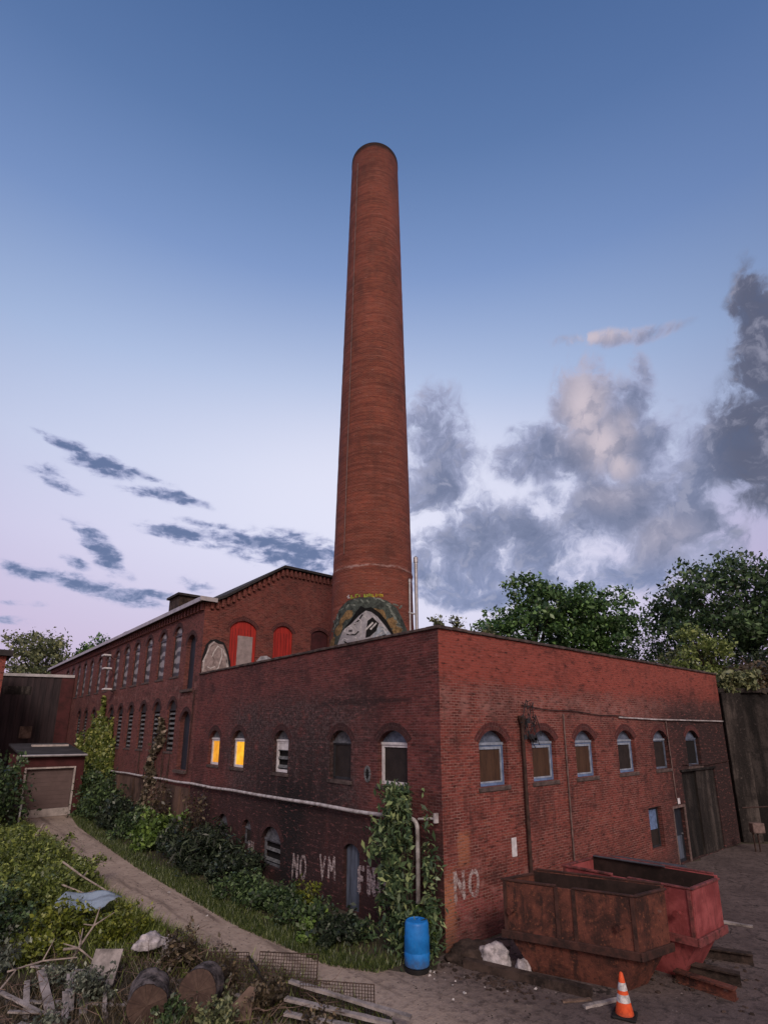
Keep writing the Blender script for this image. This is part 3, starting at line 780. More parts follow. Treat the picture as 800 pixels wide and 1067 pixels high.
# ------------------------------------------------------------------ ground
def lane_to_yard(t, co, k, n1, n2, lane_k, yard_k):
    q = t.n('ShaderNodeSeparateXYZ', {0: co})
    e_ = t.m('ADD', t.m('ADD', q.outputs[0], t.m('MULTIPLY', q.outputs[1], -.10)), t.m('ADD', t.m('MULTIPLY', n1, 3.4), t.m('MULTIPLY', n2, 1.6)))
    return t.mix(t.ss(e_, -.6, 2.6), lane_k, yard_k)


def groundmat(name, a, b_, c, sc1=.5, bump=.6, blend=None):
    mt, t, b = newmat(name)
    co = t.n('ShaderNodeNewGeometry').outputs['Position']
    n1 = t.noise(co, sc1, 6, .62); n2 = t.noise(co, sc1 * 7, 6, .65); n3 = t.noise(co, 34, 3, .6)
    k = t.mix(t.ss(n1, .35, .65), a, b_); k = t.mix(t.ss(n2, .48, .68, 0., .6), k, c)
    if blend: k = blend(t, co, k, n1, n2)
    k = t.mix(t.ss(n3, .62, .72, 0., .6), k, tuple(min(1, x * 1.8) for x in b_))
    t.put(b.inputs['Base Color'], k); b.inputs['Roughness'].default_value = .92
    h = t.m('ADD', t.m('MULTIPLY', n2, 1.), t.m('MULTIPLY', n3, .35))
    bp = t.n('ShaderNodeBump', {'Height': h, 'Strength': bump, 'Distance': .06}); t.put(b.inputs['Normal'], bp.outputs[0])
    return mt, t, b, k


M['ground'] = groundmat('weedy_soil', (.050, .046, .030), (.075, .062, .045), (.035, .040, .020))[0]
def lane_yard(t, co, k, n1, n2):
    rut = t.noise(t.scale(co, 1.7, .16, 1.), 1.3, 6, .66)
    lk = t.mix(t.ss(n1, .35, .65), (.30, .240, .198), (.39, .315, .262)); lk = t.mix(t.ss(n2, .48, .68, 0., .7), lk, (.19, .145, .122))
    lk = t.mix(t.ss(rut, .50, .66, 0., .75), lk, (.12, .09, .074)); lk = t.mix(t.ss(rut, .42, .30, 0., .5), lk, (.46, .38, .318))
    yk = t.mix(t.ss(n1, .35, .65), (.080, .062, .060), (.120, .094, .090)); yk = t.mix(t.ss(n2, .46, .66, 0., .8), yk, (.036, .029, .028))
    crk = t.n('ShaderNodeTexVoronoi', {'Vector': t.n('ShaderNodeVectorMath', {0: co, 1: t.scale(t.noise(co, 1.6, 4, .6, out=1), .9, .9, 0)}, operation='ADD').outputs[0], 'Scale': .55}, feature='DISTANCE_TO_EDGE').outputs['Distance']
    yk = t.mix(t.m('MULTIPLY', t.ss(crk, .018, .006), t.ss(n1, .45, .6)), yk, (.02, .017, .016))
    return lane_to_yard(t, co, k, n1, n2, lk, yk)


M['track'] = groundmat('dirt_track', (.3, .25, .2), (.3, .25, .2), (.2, .15, .13), .8, blend=lane_yard)[0]
M['yard'] = groundmat('worn_yard_asphalt', (.08, .06, .06), (.1, .08, .08), (.04, .03, .03), .8, blend=lane_yard)[0]

link('ground', MB().quad((-300, -300, 0), (400, -300, 0), (400, 500, 0), (-300, 500, 0)).mesh('ground'), M['ground'])['kind'] = 'structure'


def wig(p, a=.14):
    res = []
    n = len(p)
    for i in range(n):
        q0, q1 = Vector((*p[i], 0)), Vector((*p[(i + 1) % n], 0)); L_ = (q1 - q0).length; k = max(1, int(L_ / .7))
        for j in range(k):
            q = q0.lerp(q1, j / k); s = a if L_ < 60 else 0
            res.append((q.x + random.uniform(-s, s), q.y + random.uniform(-s, s)))
    return res


def sheet(name, poly, z, mat):
    me = panel(name, poly, [], .002, 0)
    co = np.empty(len(me.vertices) * 3); me.vertices.foreach_get('co', co); co = co.reshape(-1, 3)
    co = np.stack([co[:, 0], co[:, 2], z - co[:, 1]], 1); me.vertices.foreach_set('co', co.ravel()); me.update()
    bm = bmesh.new(); bm.from_mesh(me); bmesh.ops.recalc_face_normals(bm, faces=bm.faces); bm.to_mesh(me); bm.free()
    o = link(name, me, mat); o['kind'] = 'structure'; return o


lane = [(-5.1, 30.5), (-4.95, 27.5), (-4.5, 20), (-4.55, 14), (-4.7, 10), (-4.4, 6), (-4.0, 3.2), (-3.2, 1.2), (-2.7, -1.2), (-3.4, -3.2), (-9, -10), (-2, -12), (2, -9), (0.5, -2.2), (-.6, -.75), (-1.5, -.2), (-2.3, 1.2), (-2.75, 4.7), (-2.9, 9), (-2.85, 13), (-2.8, 18), (-2.6, 24), (-2.1, 29.2), (-1.9, 30.5)]
sheet('driveway', wig(lane), .006, M['track'])
yard = [(-.2, -.05), (19.3, -.05), (19.3, -.3), (45, -22), (45, -60), (-30, -60), (-14, -16), (-3, -8.5), (-.9, -3.4), (-1.4, -1.2)]
sheet('yard', wig(yard, .18), .012, M['yard'])

# ------------------------------------------------------------------ workshop (the low brick building)
ROT_L = -math.pi / 2       # local x runs back along -Y, local y goes inward (+X)
work = thing('brick_workshop', 'long low two storey red brick workshop with flat roof and small arched windows', 'building')
WX, WY, WZ = 19.4, 16.2, 7.61
RW = [(2.06, 1.20), (4.46, 1.24), (6.82, 1.24), (9.62, 1.30), (12.46, 1.30), (15.55, 1.42)]
LW = [(1.87, 1.24), (4.33, 1.14), (8.0, 1.08), (11.49, 1.16), (13.87, 1.14)]
WZ0, WH, WR = 3.52, 1.47, .34
holes = [arch(w, WH, WR, x, WZ0) for x, w in RW]
holes += [arch(1.05, 1.42, 0, 11.28, .80), arch(1.05, 2.0, 0, 13.35, -.1 + .12), arch(3.5, 3.3, 0, 15.75, .03)]
link('yard_wall', panel('yard_wall', [(0, 0), (WX, 0), (WX, WZ), (0, WZ)], holes, .36, 0), M['brick_right'], work)
holes = [arch(w, WH, WR, -y, WZ0) for y, w in LW] + [arch(.78, 1.75, .2, -3.68, .05), arch(.98, .85, .34, -12.45, .82), arch(.75, .9, .3, -10.3, .8), arch(1.4, 1.3, .45, -8.4, .38)]
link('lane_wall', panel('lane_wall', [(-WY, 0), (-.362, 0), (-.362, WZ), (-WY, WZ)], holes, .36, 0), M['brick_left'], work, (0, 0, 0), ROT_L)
# the outer corner of the lane side (closes the gap to the yard wall)
link('corner_pier', panel('corner_pier', [(-.361, 0), (-.001, 0), (-.001, WZ), (-.361, WZ)], [], .02, -.001), M['brick_left'], work, (0, 0, 0), ROT_L)
MB().box(.36, WX - .02, .36, WY - .02, 6.88, 6.98).build('roof', M['roof'], work)
MB().box(WX - .36, WX, .362, WY, 0, WZ).build('rear_wall', M['brick_left'], work)
cop = MB()
x = -.06
while x < WX:
    cop.box(x, min(x + .58, WX + .05), -.06, .42, WZ + random.uniform(0, .012), WZ + .085 + random.uniform(0, .015)); x += .6
y = .43
while y < WY - .05:
    cop.box(-.06, .42, y, min(y + .58, WY - .03), WZ + random.uniform(0, .012), WZ + .085 + random.uniform(0, .015)); y += .6
cop.build('coping', M['coping'], work, bevel=.012)


def ring_arch(w, h, rise, t=.22, proud=.006, n=14):
    hw = w / 2; rr = (hw * hw + rise * rise) / (2 * rise); cz = h - rr; a0 = math.asin(min(1, hw / rr)) if rise <= hw else math.pi - math.asin(hw / rr)
    me = bpy.data.meshes.new('brick_arch'); V = []; F = []; UV = []
    for i in range(n + 1):
        a = -a0 + 2 * a0 * i / n
        for r_ in (rr + .002, rr + t):
            for yy in (-proud, .05): V.append((r_ * math.sin(a), yy, cz + r_ * math.cos(a))); UV.append((rr * a, r_ - rr))
    for i in range(n):
        b = i * 4; c = b + 4
        F += [(b, b + 2, c + 2, c), (b + 2, b + 3, c + 3, c + 2), (b + 1, b, c, c + 1)]
    me.from_pydata(V, [], F); ul = me.uv_layers.new(name='UVMap')
    for p in me.polygons:
        for li in p.loop_indices: ul.data[li].uv = UV[me.loops[li].vertex_index]
    return me


def window(parent, pos, rot, w, h, rise, frame, tymp, fill, style='board', deep=.15, sill=True, fw=.075, sillm='stone', header=None, arched=True):
    """frame is the part; tympanum, board or slats, sill and brick arch are its pieces"""
    zt = h - rise - .02
    hole = [(-w / 2 + fw, fw), (w / 2 - fw, fw), (w / 2 - fw, zt - fw), (-w / 2 + fw, zt - fw)]
    f = link('window', panel('window', [(-w / 2 + .004, .004), (w / 2 - .004, .004), (w / 2 - .004, zt), (-w / 2 + .004, zt)], [hole], .07, deep), M[frame], parent, pos, rot)
    if rise > 0:
        pts = [(px_ * .995, pz) for px_, pz in arch(w, h, rise)]
        top = [(w / 2 - .004, zt + .003)] + [q for q in pts[2:] if q[1] > zt + .003] + [(-w / 2 + .004, zt + .003)]
        link('tympanum', panel('tympanum', [(a, b - .004) for a, b in top], [], .05, deep + .025), M[tymp], f)
        MB().box(-w / 2 + .004, w / 2 - .004, deep - .025, deep - .001, zt - .035, zt + .035).build('transom', M[tymp if header is None else header], f)
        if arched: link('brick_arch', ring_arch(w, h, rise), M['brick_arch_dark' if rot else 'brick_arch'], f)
    if style == 'board':
        MB().box(-w / 2 + fw + .002, w / 2 - fw - .002, deep + .035, deep + .055, fw + .002, zt - fw - .002).build('board', M[fill], f)
    elif style == 'pane':
        MB().box(-w / 2 + fw + .002, w / 2 - fw - .002, deep + .045, deep + .055, fw + .002, zt - fw - .002).build('pane', M[fill], f)
    elif style == 'slats':
        mb = MB(); n = int((zt - 2 * fw) / .24)
        for i in range(n):
            z0 = fw + .03 + i * (zt - 2 * fw) / n
            mb.box(-w / 2 + fw, w / 2 - fw, -.05, -.03, 0, .115, Matrix.Translation((0, deep + .055, z0)) @ Matrix.Rotation(R(-24), 4, 'X'))
        mb.build('louvre', M['slat'], f)
        MB().box(-w / 2 + fw, w / 2 - fw, deep + .12, deep + .14, fw, zt - fw).build('backing', M['black'], f)
    elif style == 'glazing':
        MB().box(-w / 2 + fw, w / 2 - fw, deep + .035, deep + .055, fw, zt - fw).build('glazing', M['glazing'], f)
    if sill:
        MB().box(-w / 2 - .07, w / 2 + .07, -.035, deep - .002, -.12, -.004).build('sill', M[sillm], f, bevel=.012)
    return f


fills = ['board', 'board', 'board', 'board_dark', 'board_dark', 'black']
for i, (x, w) in enumerate(RW):
    f = window(work, (x, 0, WZ0), 0, w, WH, WR, 'blue' if i < 4 else 'archblue', 'archblue', fills[i], header='blue_light' if i != 5 else 'archblue')
    if i < 4:   # pale inner storm frame
        zt = WH - WR - .02
        link('inner_frame', panel('inner_frame', [(-w / 2 + .08, .08), (w / 2 - .08, .08), (w / 2 - .08, zt - .08), (-w / 2 + .08, zt - .08)],
             [[(-w / 2 + .12, .12), (w / 2 - .12, .12), (w / 2 - .12, zt - .15), (-w / 2 + .12, zt - .15)]], .03, .155), M['blue_light'], f)
specs = [('white', 'archblue', 'board_dark', 'board', 'white'), ('dark', 'archgrey', 'board_dark', 'board', 'archgrey'), ('white', 'archgrey', None, 'slats', 'white'),
         ('white', 'archgrey', 'glow2', 'pane', 'white'), ('white', 'archgrey', 'glow1', 'pane', 'white')]
for (y, w), (fr_, ty, fi, st, hd) in zip(LW, specs):
    f = window(work, (0, y, WZ0), ROT_L, w, WH, WR, fr_, ty, fi, st, header=hd, fw=.1 if fr_ == 'white' else .075, sillm='coping')
    if st == 'slats':
        f['label'] = 'white window frame with a lowered blind over dark louvres'
        MB().box(-w / 2 + .1, w / 2 - .1, .16, .18, .78, 1.02).build('blind', M['white'], f)
    if st == 'pane': f['label'] = 'window lit amber from inside'
# ground floor of the yard side: small window, battered door, bricked-up loading bay with concrete slabs
window(work, (11.28, 0, .80), 0, 1.05, 1.42, 0, 'dark', 'dark', 'board_dark', sill=False)
MB().box(-.42, .42, .17, .184, .62, 1.3).build('blue_board', M['blue'], work, (11.28, 0, .80))
dr = link('door', panel('door', arch(1.0, 1.98, 0, 0, 0), [], .05, .16), M['door_dk'], work, (13.35, 0, .025))
MB().box(-.3, .3, .148, .158, .12, .95).build('door_panel', M['door_blue'], dr)
MB().tube([(.36, .12, 1.0), (.36, .16, 1.0)], .03).build('handle', M['steel'], dr)
link('door_frame', panel('door_frame', [(-.58, -.02), (.58, -.02), (.58, 2.09), (-.58, 2.09)], [[(-.51, -.02 + .001), (.51, -.02 + .001), (.51, 2.0), (-.51, 2.0)]], .05, -.02), M['conduit'], dr)
mb = MB()
mb.box(14.02, 15.5, .12, .2, .03, 3.32).build('loading_bay_infill', M['concrete_dk'], work)
MB().box(15.52, 17.48, .04, .2, .03, 3.32).build('concrete_slab', M['concrete'], work)
MB().box(13.9, 17.6, -.05, .1, 3.335, 3.42).build('lintel', M['concrete_dk'], work)
# lane side, ground floor
bd = link('door', panel('door', [(a * .99, b) for a, b in arch(.78, 1.75, .2)], [], .05, .13), M['door_blue'], work, (0, 3.68, .05), ROT_L); bd['label'] = 'faded blue plank door behind bushes'
link('brick_arch', ring_arch(.8, 1.76, .22, .3), M['brick_arch_dark'], bd)
for y, w, h, r_, z in ((12.45, .98, .85, .34, .82), (10.3, .75, .9, .3, .8), (8.4, 1.4, 1.3, .45, .38)):
    window(work, (0, y, z), ROT_L, w, h, r_, 'archgrey', 'archgrey', 'board_dark' if w < 1.2 else None, 'board' if w < 1.2 else 'slats', sill=False)


def arc(c, r, a0, a1, ax, ay, n=8):
    return [tuple(Vector(c) + Vector(ax) * r * math.cos(R(a0 + (a1 - a0) * i / n)) + Vector(ay) * r * math.sin(R(a0 + (a1 - a0) * i / n))) for i in range(n + 1)]


# pale pipe along the lane wall, bent down at the corner
px_ = -.13
pts = [(px_, 30.2, 2.43)] + [(px_, y, 2.43 + (30.2 - y) * .0118 + .02 * math.sin(y * 1.3)) for y in np.linspace(28, 1.2, 14)]
pts += arc((px_, .98, 2.58), .22, 90, 0, (0, -1, 0), (0, 0, 1), 8) + [(px_, .76, 1.6), (px_, .77, .9)]
MB().tube(pts, .055, 10).build('wall_pipe', M['pipe'], work, smooth=True)
mb = MB()
for y in (2.5, 5.6, 9., 12.5, 15.5): mb.box(-.2, 0, y - .02, y + .02, 2.43 + (30.2 - y) * .0118 - .09, 2.43 + (30.2 - y) * .0118 - .06)
mb.build('pipe_bracket', M['iron'], work)
MB().tube([(-.1, .12, 2.9), (-.1, .75, 2.82)], .03).box(-.16, -.04, .1, .16, 2.8, 3.02).build('pipe_stub', M['pipe'], work)
# downspout, conduits and cables on the yard wall
MB().tube([(3.31, -.09, 5.15), (3.31, -.09, .95), (3.33, -.12, .6), (3.5, -.16, .2)], .055, 10).lathe([(.055, 0), (.12, .22), (.12, .3)], 10, Matrix.Translation((3.31, -.09, 5.1))).build('downspout', M['iron'], work, smooth=True)
MB().tube([(5.58, -.05, 5.5), (5.56, -.05, 3.4), (5.55, -.05, .9)], .026, 8).box(5.46, 5.66, -.12, -.0, .75, 1.12).build('conduit', M['conduit'], work)
pts = [(x, -.05, 5.70 - (x - 3.4) * .035 * (1 if x < 12 else 0) - (.30 if x >= 12 else 0) - .05 * math.sin((x - 3.4) * 1.1) ** 2) for x in np.linspace(3.4, 19.2, 30)]
MB().tube(pts, .017, 6).build('cable', M['iron'], work)
MB().tube([(9.2, -.05, 5.44), (12, -.05, 5.40), (19.3, -.05, 5.40)], .030, 6).build('conduit', M['pipe'], work)
MB().tube([(14.2, -.05, 3.62), (16.4, -.06, 3.52), (19.3, -.05, 3.6)], .02, 6).build('cable', M['iron'], work)
MB().tube([(13.05, -.04, 5.4), (13.15, -.04, 2.4)], .02, 6).build('conduit', M['conduit'], work)
mb = MB()
for i in range(26):
    a = Vector((3.55 + random.uniform(-.25, .35), -.1 - random.random() * .12, 5.25 + random.uniform(-.1, .65)))
    b2 = a + Vector((random.uniform(-.3, .3), random.uniform(-.1, .05), random.uniform(-.75, .1)))
    mb.tube([a, (a + b2) / 2 + Vector((random.uniform(-.12, .12), 0, -.05)), b2], .013, 5)
for i in range(5):
    a = Vector((3.6 + random.uniform(-.25, .3), -.12, 4.55 + random.uniform(0, .9))); mb.box(a.x - .06, a.x + .07, a.y - .05, a.y + .04, a.z, a.z + .14)
mb.build('cable_tangle', M['dark'], work)
MB().box(2.63, 2.83, -.022, -.001, 1.69, 2.16).build('blank_plate', M['white'], work)
MB().box(13.27, 13.47, -.03, -.021, 2.16, 2.38).build('small_sign', M['white'], work)
# hole broken through the lane wall with pale mortar round it
ring = MB()
for i in range(14):
    a = 2 * math.pi * i / 14; ring.box(-.035, .04, -.02, .02, -.03, .035, Matrix.Translation((0.115 * math.cos(a), 0, .19 * math.sin(a))) @ Matrix.Rotation(random.random(), 4, 'Y'))
ring.build('broken_vent', M['slat'], work, (0, 2.95, 3.77), ROT_L)
link('vent_hole', panel('vent_hole', [(.10 * math.cos(a), .17 * math.sin(a)) for a in np.linspace(0, 6.0, 16)], [], .006, -.007), M['black'], work, (0, 2.95, 3.77), ROT_L)


# painted words, brushed in loose strokes
GLY = {'N': [[(0, 0), (.02, 1)], [(.02, .98), (.62, .04)], [(.62, 0), (.60, 1)]], 'O': [[(.34 + .32 * math.cos(a), .5 + .48 * math.sin(a)) for a in np.linspace(1.7, 7.75, 13)]],
       'F': [[(0, 0), (0, 1)], [(0, .97), (.58, .99)], [(0, .55), (.44, .56)]], 'V': [[(0, 1), (.3, .02)], [(.3, .02), (.62, 1)]], 'M': [[(0, 0), (.05, 1)], [(.05, 1), (.36, .35)], [(.36, .35), (.66, 1)], [(.66, 1), (.72, 0)]],
       'H': [[(0, 0), (0, 1)], [(.55, 0), (.55, 1)], [(0, .5), (.55, .52)]]}


def brushed(word, h, pos, rot, sx, wd, seed):
    r = random.Random(seed); x = 0; k = 0
    for ch in word:
        bm = bmesh.new()
        tilt = r.uniform(-.06, .06); hh = h * r.uniform(.92, 1.08); dy = r.uniform(-.04, .04) * h
        for path in GLY[ch]:
            pts = [((x + px_ * h * sx + pz_ * tilt * h) + r.uniform(-.012, .012), pz_ * hh + dy + r.uniform(-.015, .015)) for px_, pz_ in path]
            dense = []
            for (ax, az_), (bx_, bz_) in zip(pts[:-1], pts[1:]):
                n_ = max(1, int(math.hypot(bx_ - ax, bz_ - az_) / .12)); dense += [(ax + (bx_ - ax) * q / n_, az_ + (bz_ - az_) * q / n_) for q in range(n_)]
            dense.append(pts[-1]); A, B_ = [], []
            for q, p_ in enumerate(dense):
                a = Vector(dense[max(q - 1, 0)]); b2 = Vector(dense[min(q + 1, len(dense) - 1)]); t_ = (b2 - a).normalized(); nn = Vector((-t_.y, t_.x)); w_ = wd * r.uniform(.75, 1.2) / 2
                A.append(tuple(Vector(p_) + nn * w_)); B_.append(tuple(Vector(p_) - nn * w_))
            for q in range(len(dense) - 1):
                vs = [bm.verts.new((u_[0], -.006 - k * .0012, u_[1])) for u_ in (A[q], B_[q], B_[q + 1], A[q + 1])]; bm.faces.new(vs)
            k += 1
            if r.random() < .5: # a run of paint
                p_ = dense[0 if dense[0][1] < dense[-1][1] else -1]; ln = r.uniform(.05, .2) * h; vs = [bm.verts.new((p_[0] + u_, -.006 - k * .0012, p_[1] + z_)) for u_, z_ in ((-.016, 0), (.016, 0), (.006, -ln), (-.006, -ln))]; bm.faces.new(vs); k += 1
        x += h * sx * .98
        me = bpy.data.meshes.new('painted_letter'); bm.to_mesh(me); bm.free()
        link('painted_letter', me, M['wornpaint'], work, pos, rot)


brushed('NO', .62, (.38, 0, 1.0), 0, .80, .11, 1)
brushed('NO', .66, (0, 6.86, .38), ROT_L, .72, .10, 2)
brushed('VM', .62, (0, 5.25, .66), ROT_L, .75, .09, 3)
brushed('FNO', .66, (0, 3.28, .64), ROT_L, .66, .15, 4)
brushed('HM', .28, (0, 10.05, .72), ROT_L, .9, .06, 5)

# ------------------------------------------------------------------ mill (the tall building behind)
mill = thing('brick_mill', 'tall long red brick mill with rows of narrow arched windows and low gable roof', 'building', (0, 16.2, 0))
MW, ML, ME, MR = 12.0, 42.0, 11.3, 13.85
UY = [19.78, 22.23, 24.72, 27.2, 29.5, 31.9, 34.35, 36.8, 39.5, 41.9, 44.3, 46.8, 49.2]
VY = [19.65, 22.1, 24.6, 27.1, 29.5, 31.8, 34.3, 36.8, 39.4, 41.8]
holes = [arch(1.25, 2.74, .48, -(y - 16.2), 7.8) for y in UY] + [arch(1.22, 2.62, .48, -(y - 16.2), 3.92) for y in VY]
holes += [arch(1.25, 2.82, .5, -1.5, 7.0), arch(1.3, 2.82, .5, -1.4, 3.1)]
link('lane_wall', panel('lane_wall', [(-ML, 0), (-.002, 0), (-.002, ME), (-ML, ME)], holes, .4, 0), M['brick_mill'], mill, (0, 0, 0), ROT_L)
gable = [(.402, 0), (MW, 0), (MW, ME), (MW - .9, ME + .22), (MW - 4.3, MR), (4.3, MR), (.9, ME + .22), (.402, ME + .08)]
gh = [arch(1.5, 3.3, .42, 2.15, 7.28), arch(1.2, 3.0, .4, 4.5, 7.6), arch(1.2, 1.62, .3, 6.9, 9.0)]
link('gable_wall', panel('gable_wall', gable, gh, .4, 0), M['brick_gable'], mill)
link('gable_corner', panel('gable_corner', [(.0, 0), (.4015, 0), (.4015, ME + .08), (0.0, ME)], [], .02, -.001), M['brick_gable'], mill)
MB().box(MW - .4, MW, .41, ML, 0, ME).box(.41, MW - .41, ML - .4, ML, 0, ME).build('rear_wall', M['brick_mill'], mill)
# roof: two slopes and a shallow top
prof = [(-.32, ME - .02), (.55, ME + .13), (.95, ME + .33), (4.3, MR + .06), (MW - 4.3, MR + .06), (MW - .95, ME + .33), (MW + .3, ME)]
rf = MB()
for (x0, z0), (x1, z1) in zip(prof[:-1], prof[1:]):
    p = [(x0, -.22, z0), (x1, -.22, z1), (x1, ML + .2, z1), (x0, ML + .2, z0)]
    rf.quad(*[(a, b, c + .14) for a, b, c in p]); rf.quad(*[(a, b, c) for a, b, c in reversed(p)])
    rf.quad((x0, -.22, z0), (x1, -.22, z1), (x1, -.22, z1 + .14), (x0, -.22, z0 + .14))
rf.build('roof', M['roof'], mill)
MB().box(-.40, -.325, -.24, ML + .2, ME - .06, ME + .16).box(-.4, .5, -.30, -.225, ME - .02, ME + .2).build('gutter', M['roofedge'], mill)
# corbelled brick cornice along the eave and the rake
cb = MB()
for i in range(int(ML / .45)):
    cb.box(-.14, -.002, .1 + i * .45, .32 + i * .45, ME - .42, ME - .06)
cb.box(-.2, -.002, 0, ML, ME - .155 + .1, ME - .02)
cb.build('corbels', M['brick_mill'], mill)
cb = MB()
for i in range(42):
    x = .25 + i * .28
    z = np.interp(x, [p_[0] for p_ in prof], [p_[1] for p_ in prof]); cb.box(x, x + .14, -.12, -.022, z - .42, z - .04)
cb.build('corbels', M['brick_gable'], mill)


def wl(y): return (0, y - 16.2, 0)


protoU = window(mill, (0, UY[0] - 16.2, 7.8), ROT_L, 1.25, 2.74, .48, 'dark', 'glazing', None, 'glazing', deep=.10, fw=.045)
for y in UY[1:]:
    c = copy_tree(protoU); c.location = (0, y - 16.2, 7.8)
protoV = window(mill, (0, VY[0] - 16.2, 3.92), ROT_L, 1.22, 2.62, .48, 'dark', 'dark', None, 'slats', deep=.10, fw=.045)
for y in VY[1:]:
    c = copy_tree(protoV); c.location = (0, y - 16.2, 3.92)
for yy, zz, hh, ww in ((1.5, 7.0, 2.82, 1.25), (1.4, 3.1, 2.82, 1.3)):
    d = link('door', panel('door', [(a * .99, b + .003) for a, b in arch(ww, hh, .5)], [], .06, .22), M['door_dk'], mill, (0, yy, zz), ROT_L)
    MB().box(-ww / 2 - .1, ww / 2 + .1, -.14, .2, -.14, -.004).build('sill', M['stone'], d)
    link('brick_arch', ring_arch(ww, hh, .5), M['brick_arch_dark'], d)
# red boarded openings in the gable
for x, w, z, h, r_ in ((2.15, 1.5, 7.28, 3.3, .42), (4.5, 1.2, 7.6, 3.0, .4), (6.9, 1.2, 9.0, 1.62, .3)):
    s = link('shutter', panel('shutter', [(a * .99, b) for a, b in arch(w, h, r_)], [], .05, .09), M['red'] if x < 6 else M['maroon'], mill, (x, 0, z))
    mb = MB()
    for i in range(1, int(w / .17)): mb.box(-w / 2 + i * .17 - .008, -w / 2 + i * .17 + .008, .082, .089, .02, h - r_)
    mb.build('batten', M['maroon'], s)
    link('brick_arch', ring_arch(w, h, r_, .2, .008), M['brick_arch'], s)
    if x < 3:
        s['label'] = 'red boarded doorway with a grey inner door'
        MB().box(-.28, .56, .05, .081, -.0, 2.5).build('inner_door', M['greypanel'], s)
# pale primer patch and a sprayed grey figure low on the gable wall
pk = paint('pale_primer', (.42, .42, .47), .35, 5)
link('paint_patch', panel('paint_patch', [(2.95, 7.3), (3.85, 7.6), (3.86, 8.72), (3.55, 8.86), (3.2, 8.80), (2.98, 8.55)], [], .004, -.004), pk, mill)
pb, pg, pw, pt = paint('black_spray', (.012, .012, .014)), paint('grey_pink_spray', (.33, .27, .265), .3, 5), paint('white_spray', (.62, .60, .60)), paint('taupe_spray', (.22, .17, .165))
G = lambda pts: [(.02 + (a - 385) / 220 * 1.5, 7.42 + (775 - b_) / 265 * 1.93) for a, b_ in pts]
link('mural', panel('mural', G([(386, 800), (384, 640), (408, 540), (440, 505), (480, 496), (545, 515), (585, 580), (606, 650), (610, 800)]), [], .004, -.026), pb, mill)
mu = link('mural', panel('mural', G([(392, 800), (390, 660), (415, 600), (430, 540), (462, 512), (500, 528), (540, 530), (575, 600), (596, 680), (598, 800)]), [], .004, -.031), pg, mill)


def stroke(path, wd, yf, name, mat, parent):
    L_, R_ = [], []
    for i, p in enumerate(path):
        a = Vector(path[max(i - 1, 0)]); b2 = Vector(path[min(i + 1, len(path) - 1)]); t_ = (b2 - a).normalized(); n_ = Vector((-t_.y, t_.x)) * wd / 2
        L_.append(tuple(Vector(p) + n_)); R_.append(tuple(Vector(p) - n_))
    return panel(name, L_ + R_[::-1], [], .004, yf)


def strokes(paths, wd, yf, name, mat, parent):
    bm = bmesh.new()
    for p in paths:
        me = stroke(p, wd, yf, name, mat, parent); bm.from_mesh(me); bpy.data.meshes.remove(me)
    me = bpy.data.meshes.new(name); bm.to_mesh(me); bm.free(); return link(name, me, mat, parent)


strokes([G(p) for p in ([(395, 660), (420, 600), (440, 545), (470, 515)], [(500, 540), (470, 590), (460, 620)], [(500, 545), (530, 560), (535, 610), (515, 690), (480, 730)], [(540, 560), (575, 640), (580, 740)],
         [(430, 690), (455, 700), (490, 685)], [(405, 640), (400, 720)], [(425, 745), (470, 755), (520, 735)], [(560, 590), (590, 690)])], .045, -.036, 'mural_line', pw, mill)
strokes([G(p) for p in ([(450, 600), (480, 640), (470, 680)], [(540, 640), (520, 720)], [(415, 700), (440, 720), (500, 710)], [(430, 560), (480, 530)])], .06, -.0345, 'mural_shade', pt, mill)
# rendered basement band of the mill with shallow piers
st = MB().box(-.055, -.002, .05, 26, 0, 2.36)
for y in (1.0, 3.2, 5.0, 8.4, 11.5, 15, 18.5): st.box(-.15, -.056, y, y + .5, 0, 2.3)
st.build('basement_render', M['stucco'], mill)
# roof vents
MB().box(.9, 3.1, 6.6, 8.4, ME + .4, ME + 1.75).build('roof_vent', M['oldbeam'], mill)
MB().box(.75, 3.25, 6.45, 8.55, ME + 1.76, ME + 1.9).build('vent_cap', M['roof'], mill)
MB().box(.6, 1.1, 16.6, 17.3, ME + .25, ME + .85).build('vent_stub', M['oldbeam'], mill)
# flood lights on brackets
for y, z in ((32.9 - 16.2, 10.25), (32.3 - 16.2, 9.25), (31.6 - 16.2, 7.75)):
    l = MB().box(-.75, -.25, y - .35, y + .35, z - .06, z + .06).build('flood_light', M['white'], mill, bevel=.02)
    MB().tube([(-.3, y, z), (0, y, z - .25)], .025).build('bracket', M['iron'], l)
MB().tube([(-.07, .35, 6.9), (-.07, .45, 3.0)], .03).build('conduit', M['iron'], mill)

# ------------------------------------------------------------------ chimney
CXY = (6.2, 10.47)
chim = thing('brick_chimney', 'tall round tapering red brick factory chimney with a painted mural near its foot', 'chimney', (*CXY, 0))
HC = 39.3
me = bpy.data.meshes.new('shaft'); V = []; F = []; UV = []; SEG, ROWS = 72, 180


def crad(z): return 2.25 - (z / HC) * .825


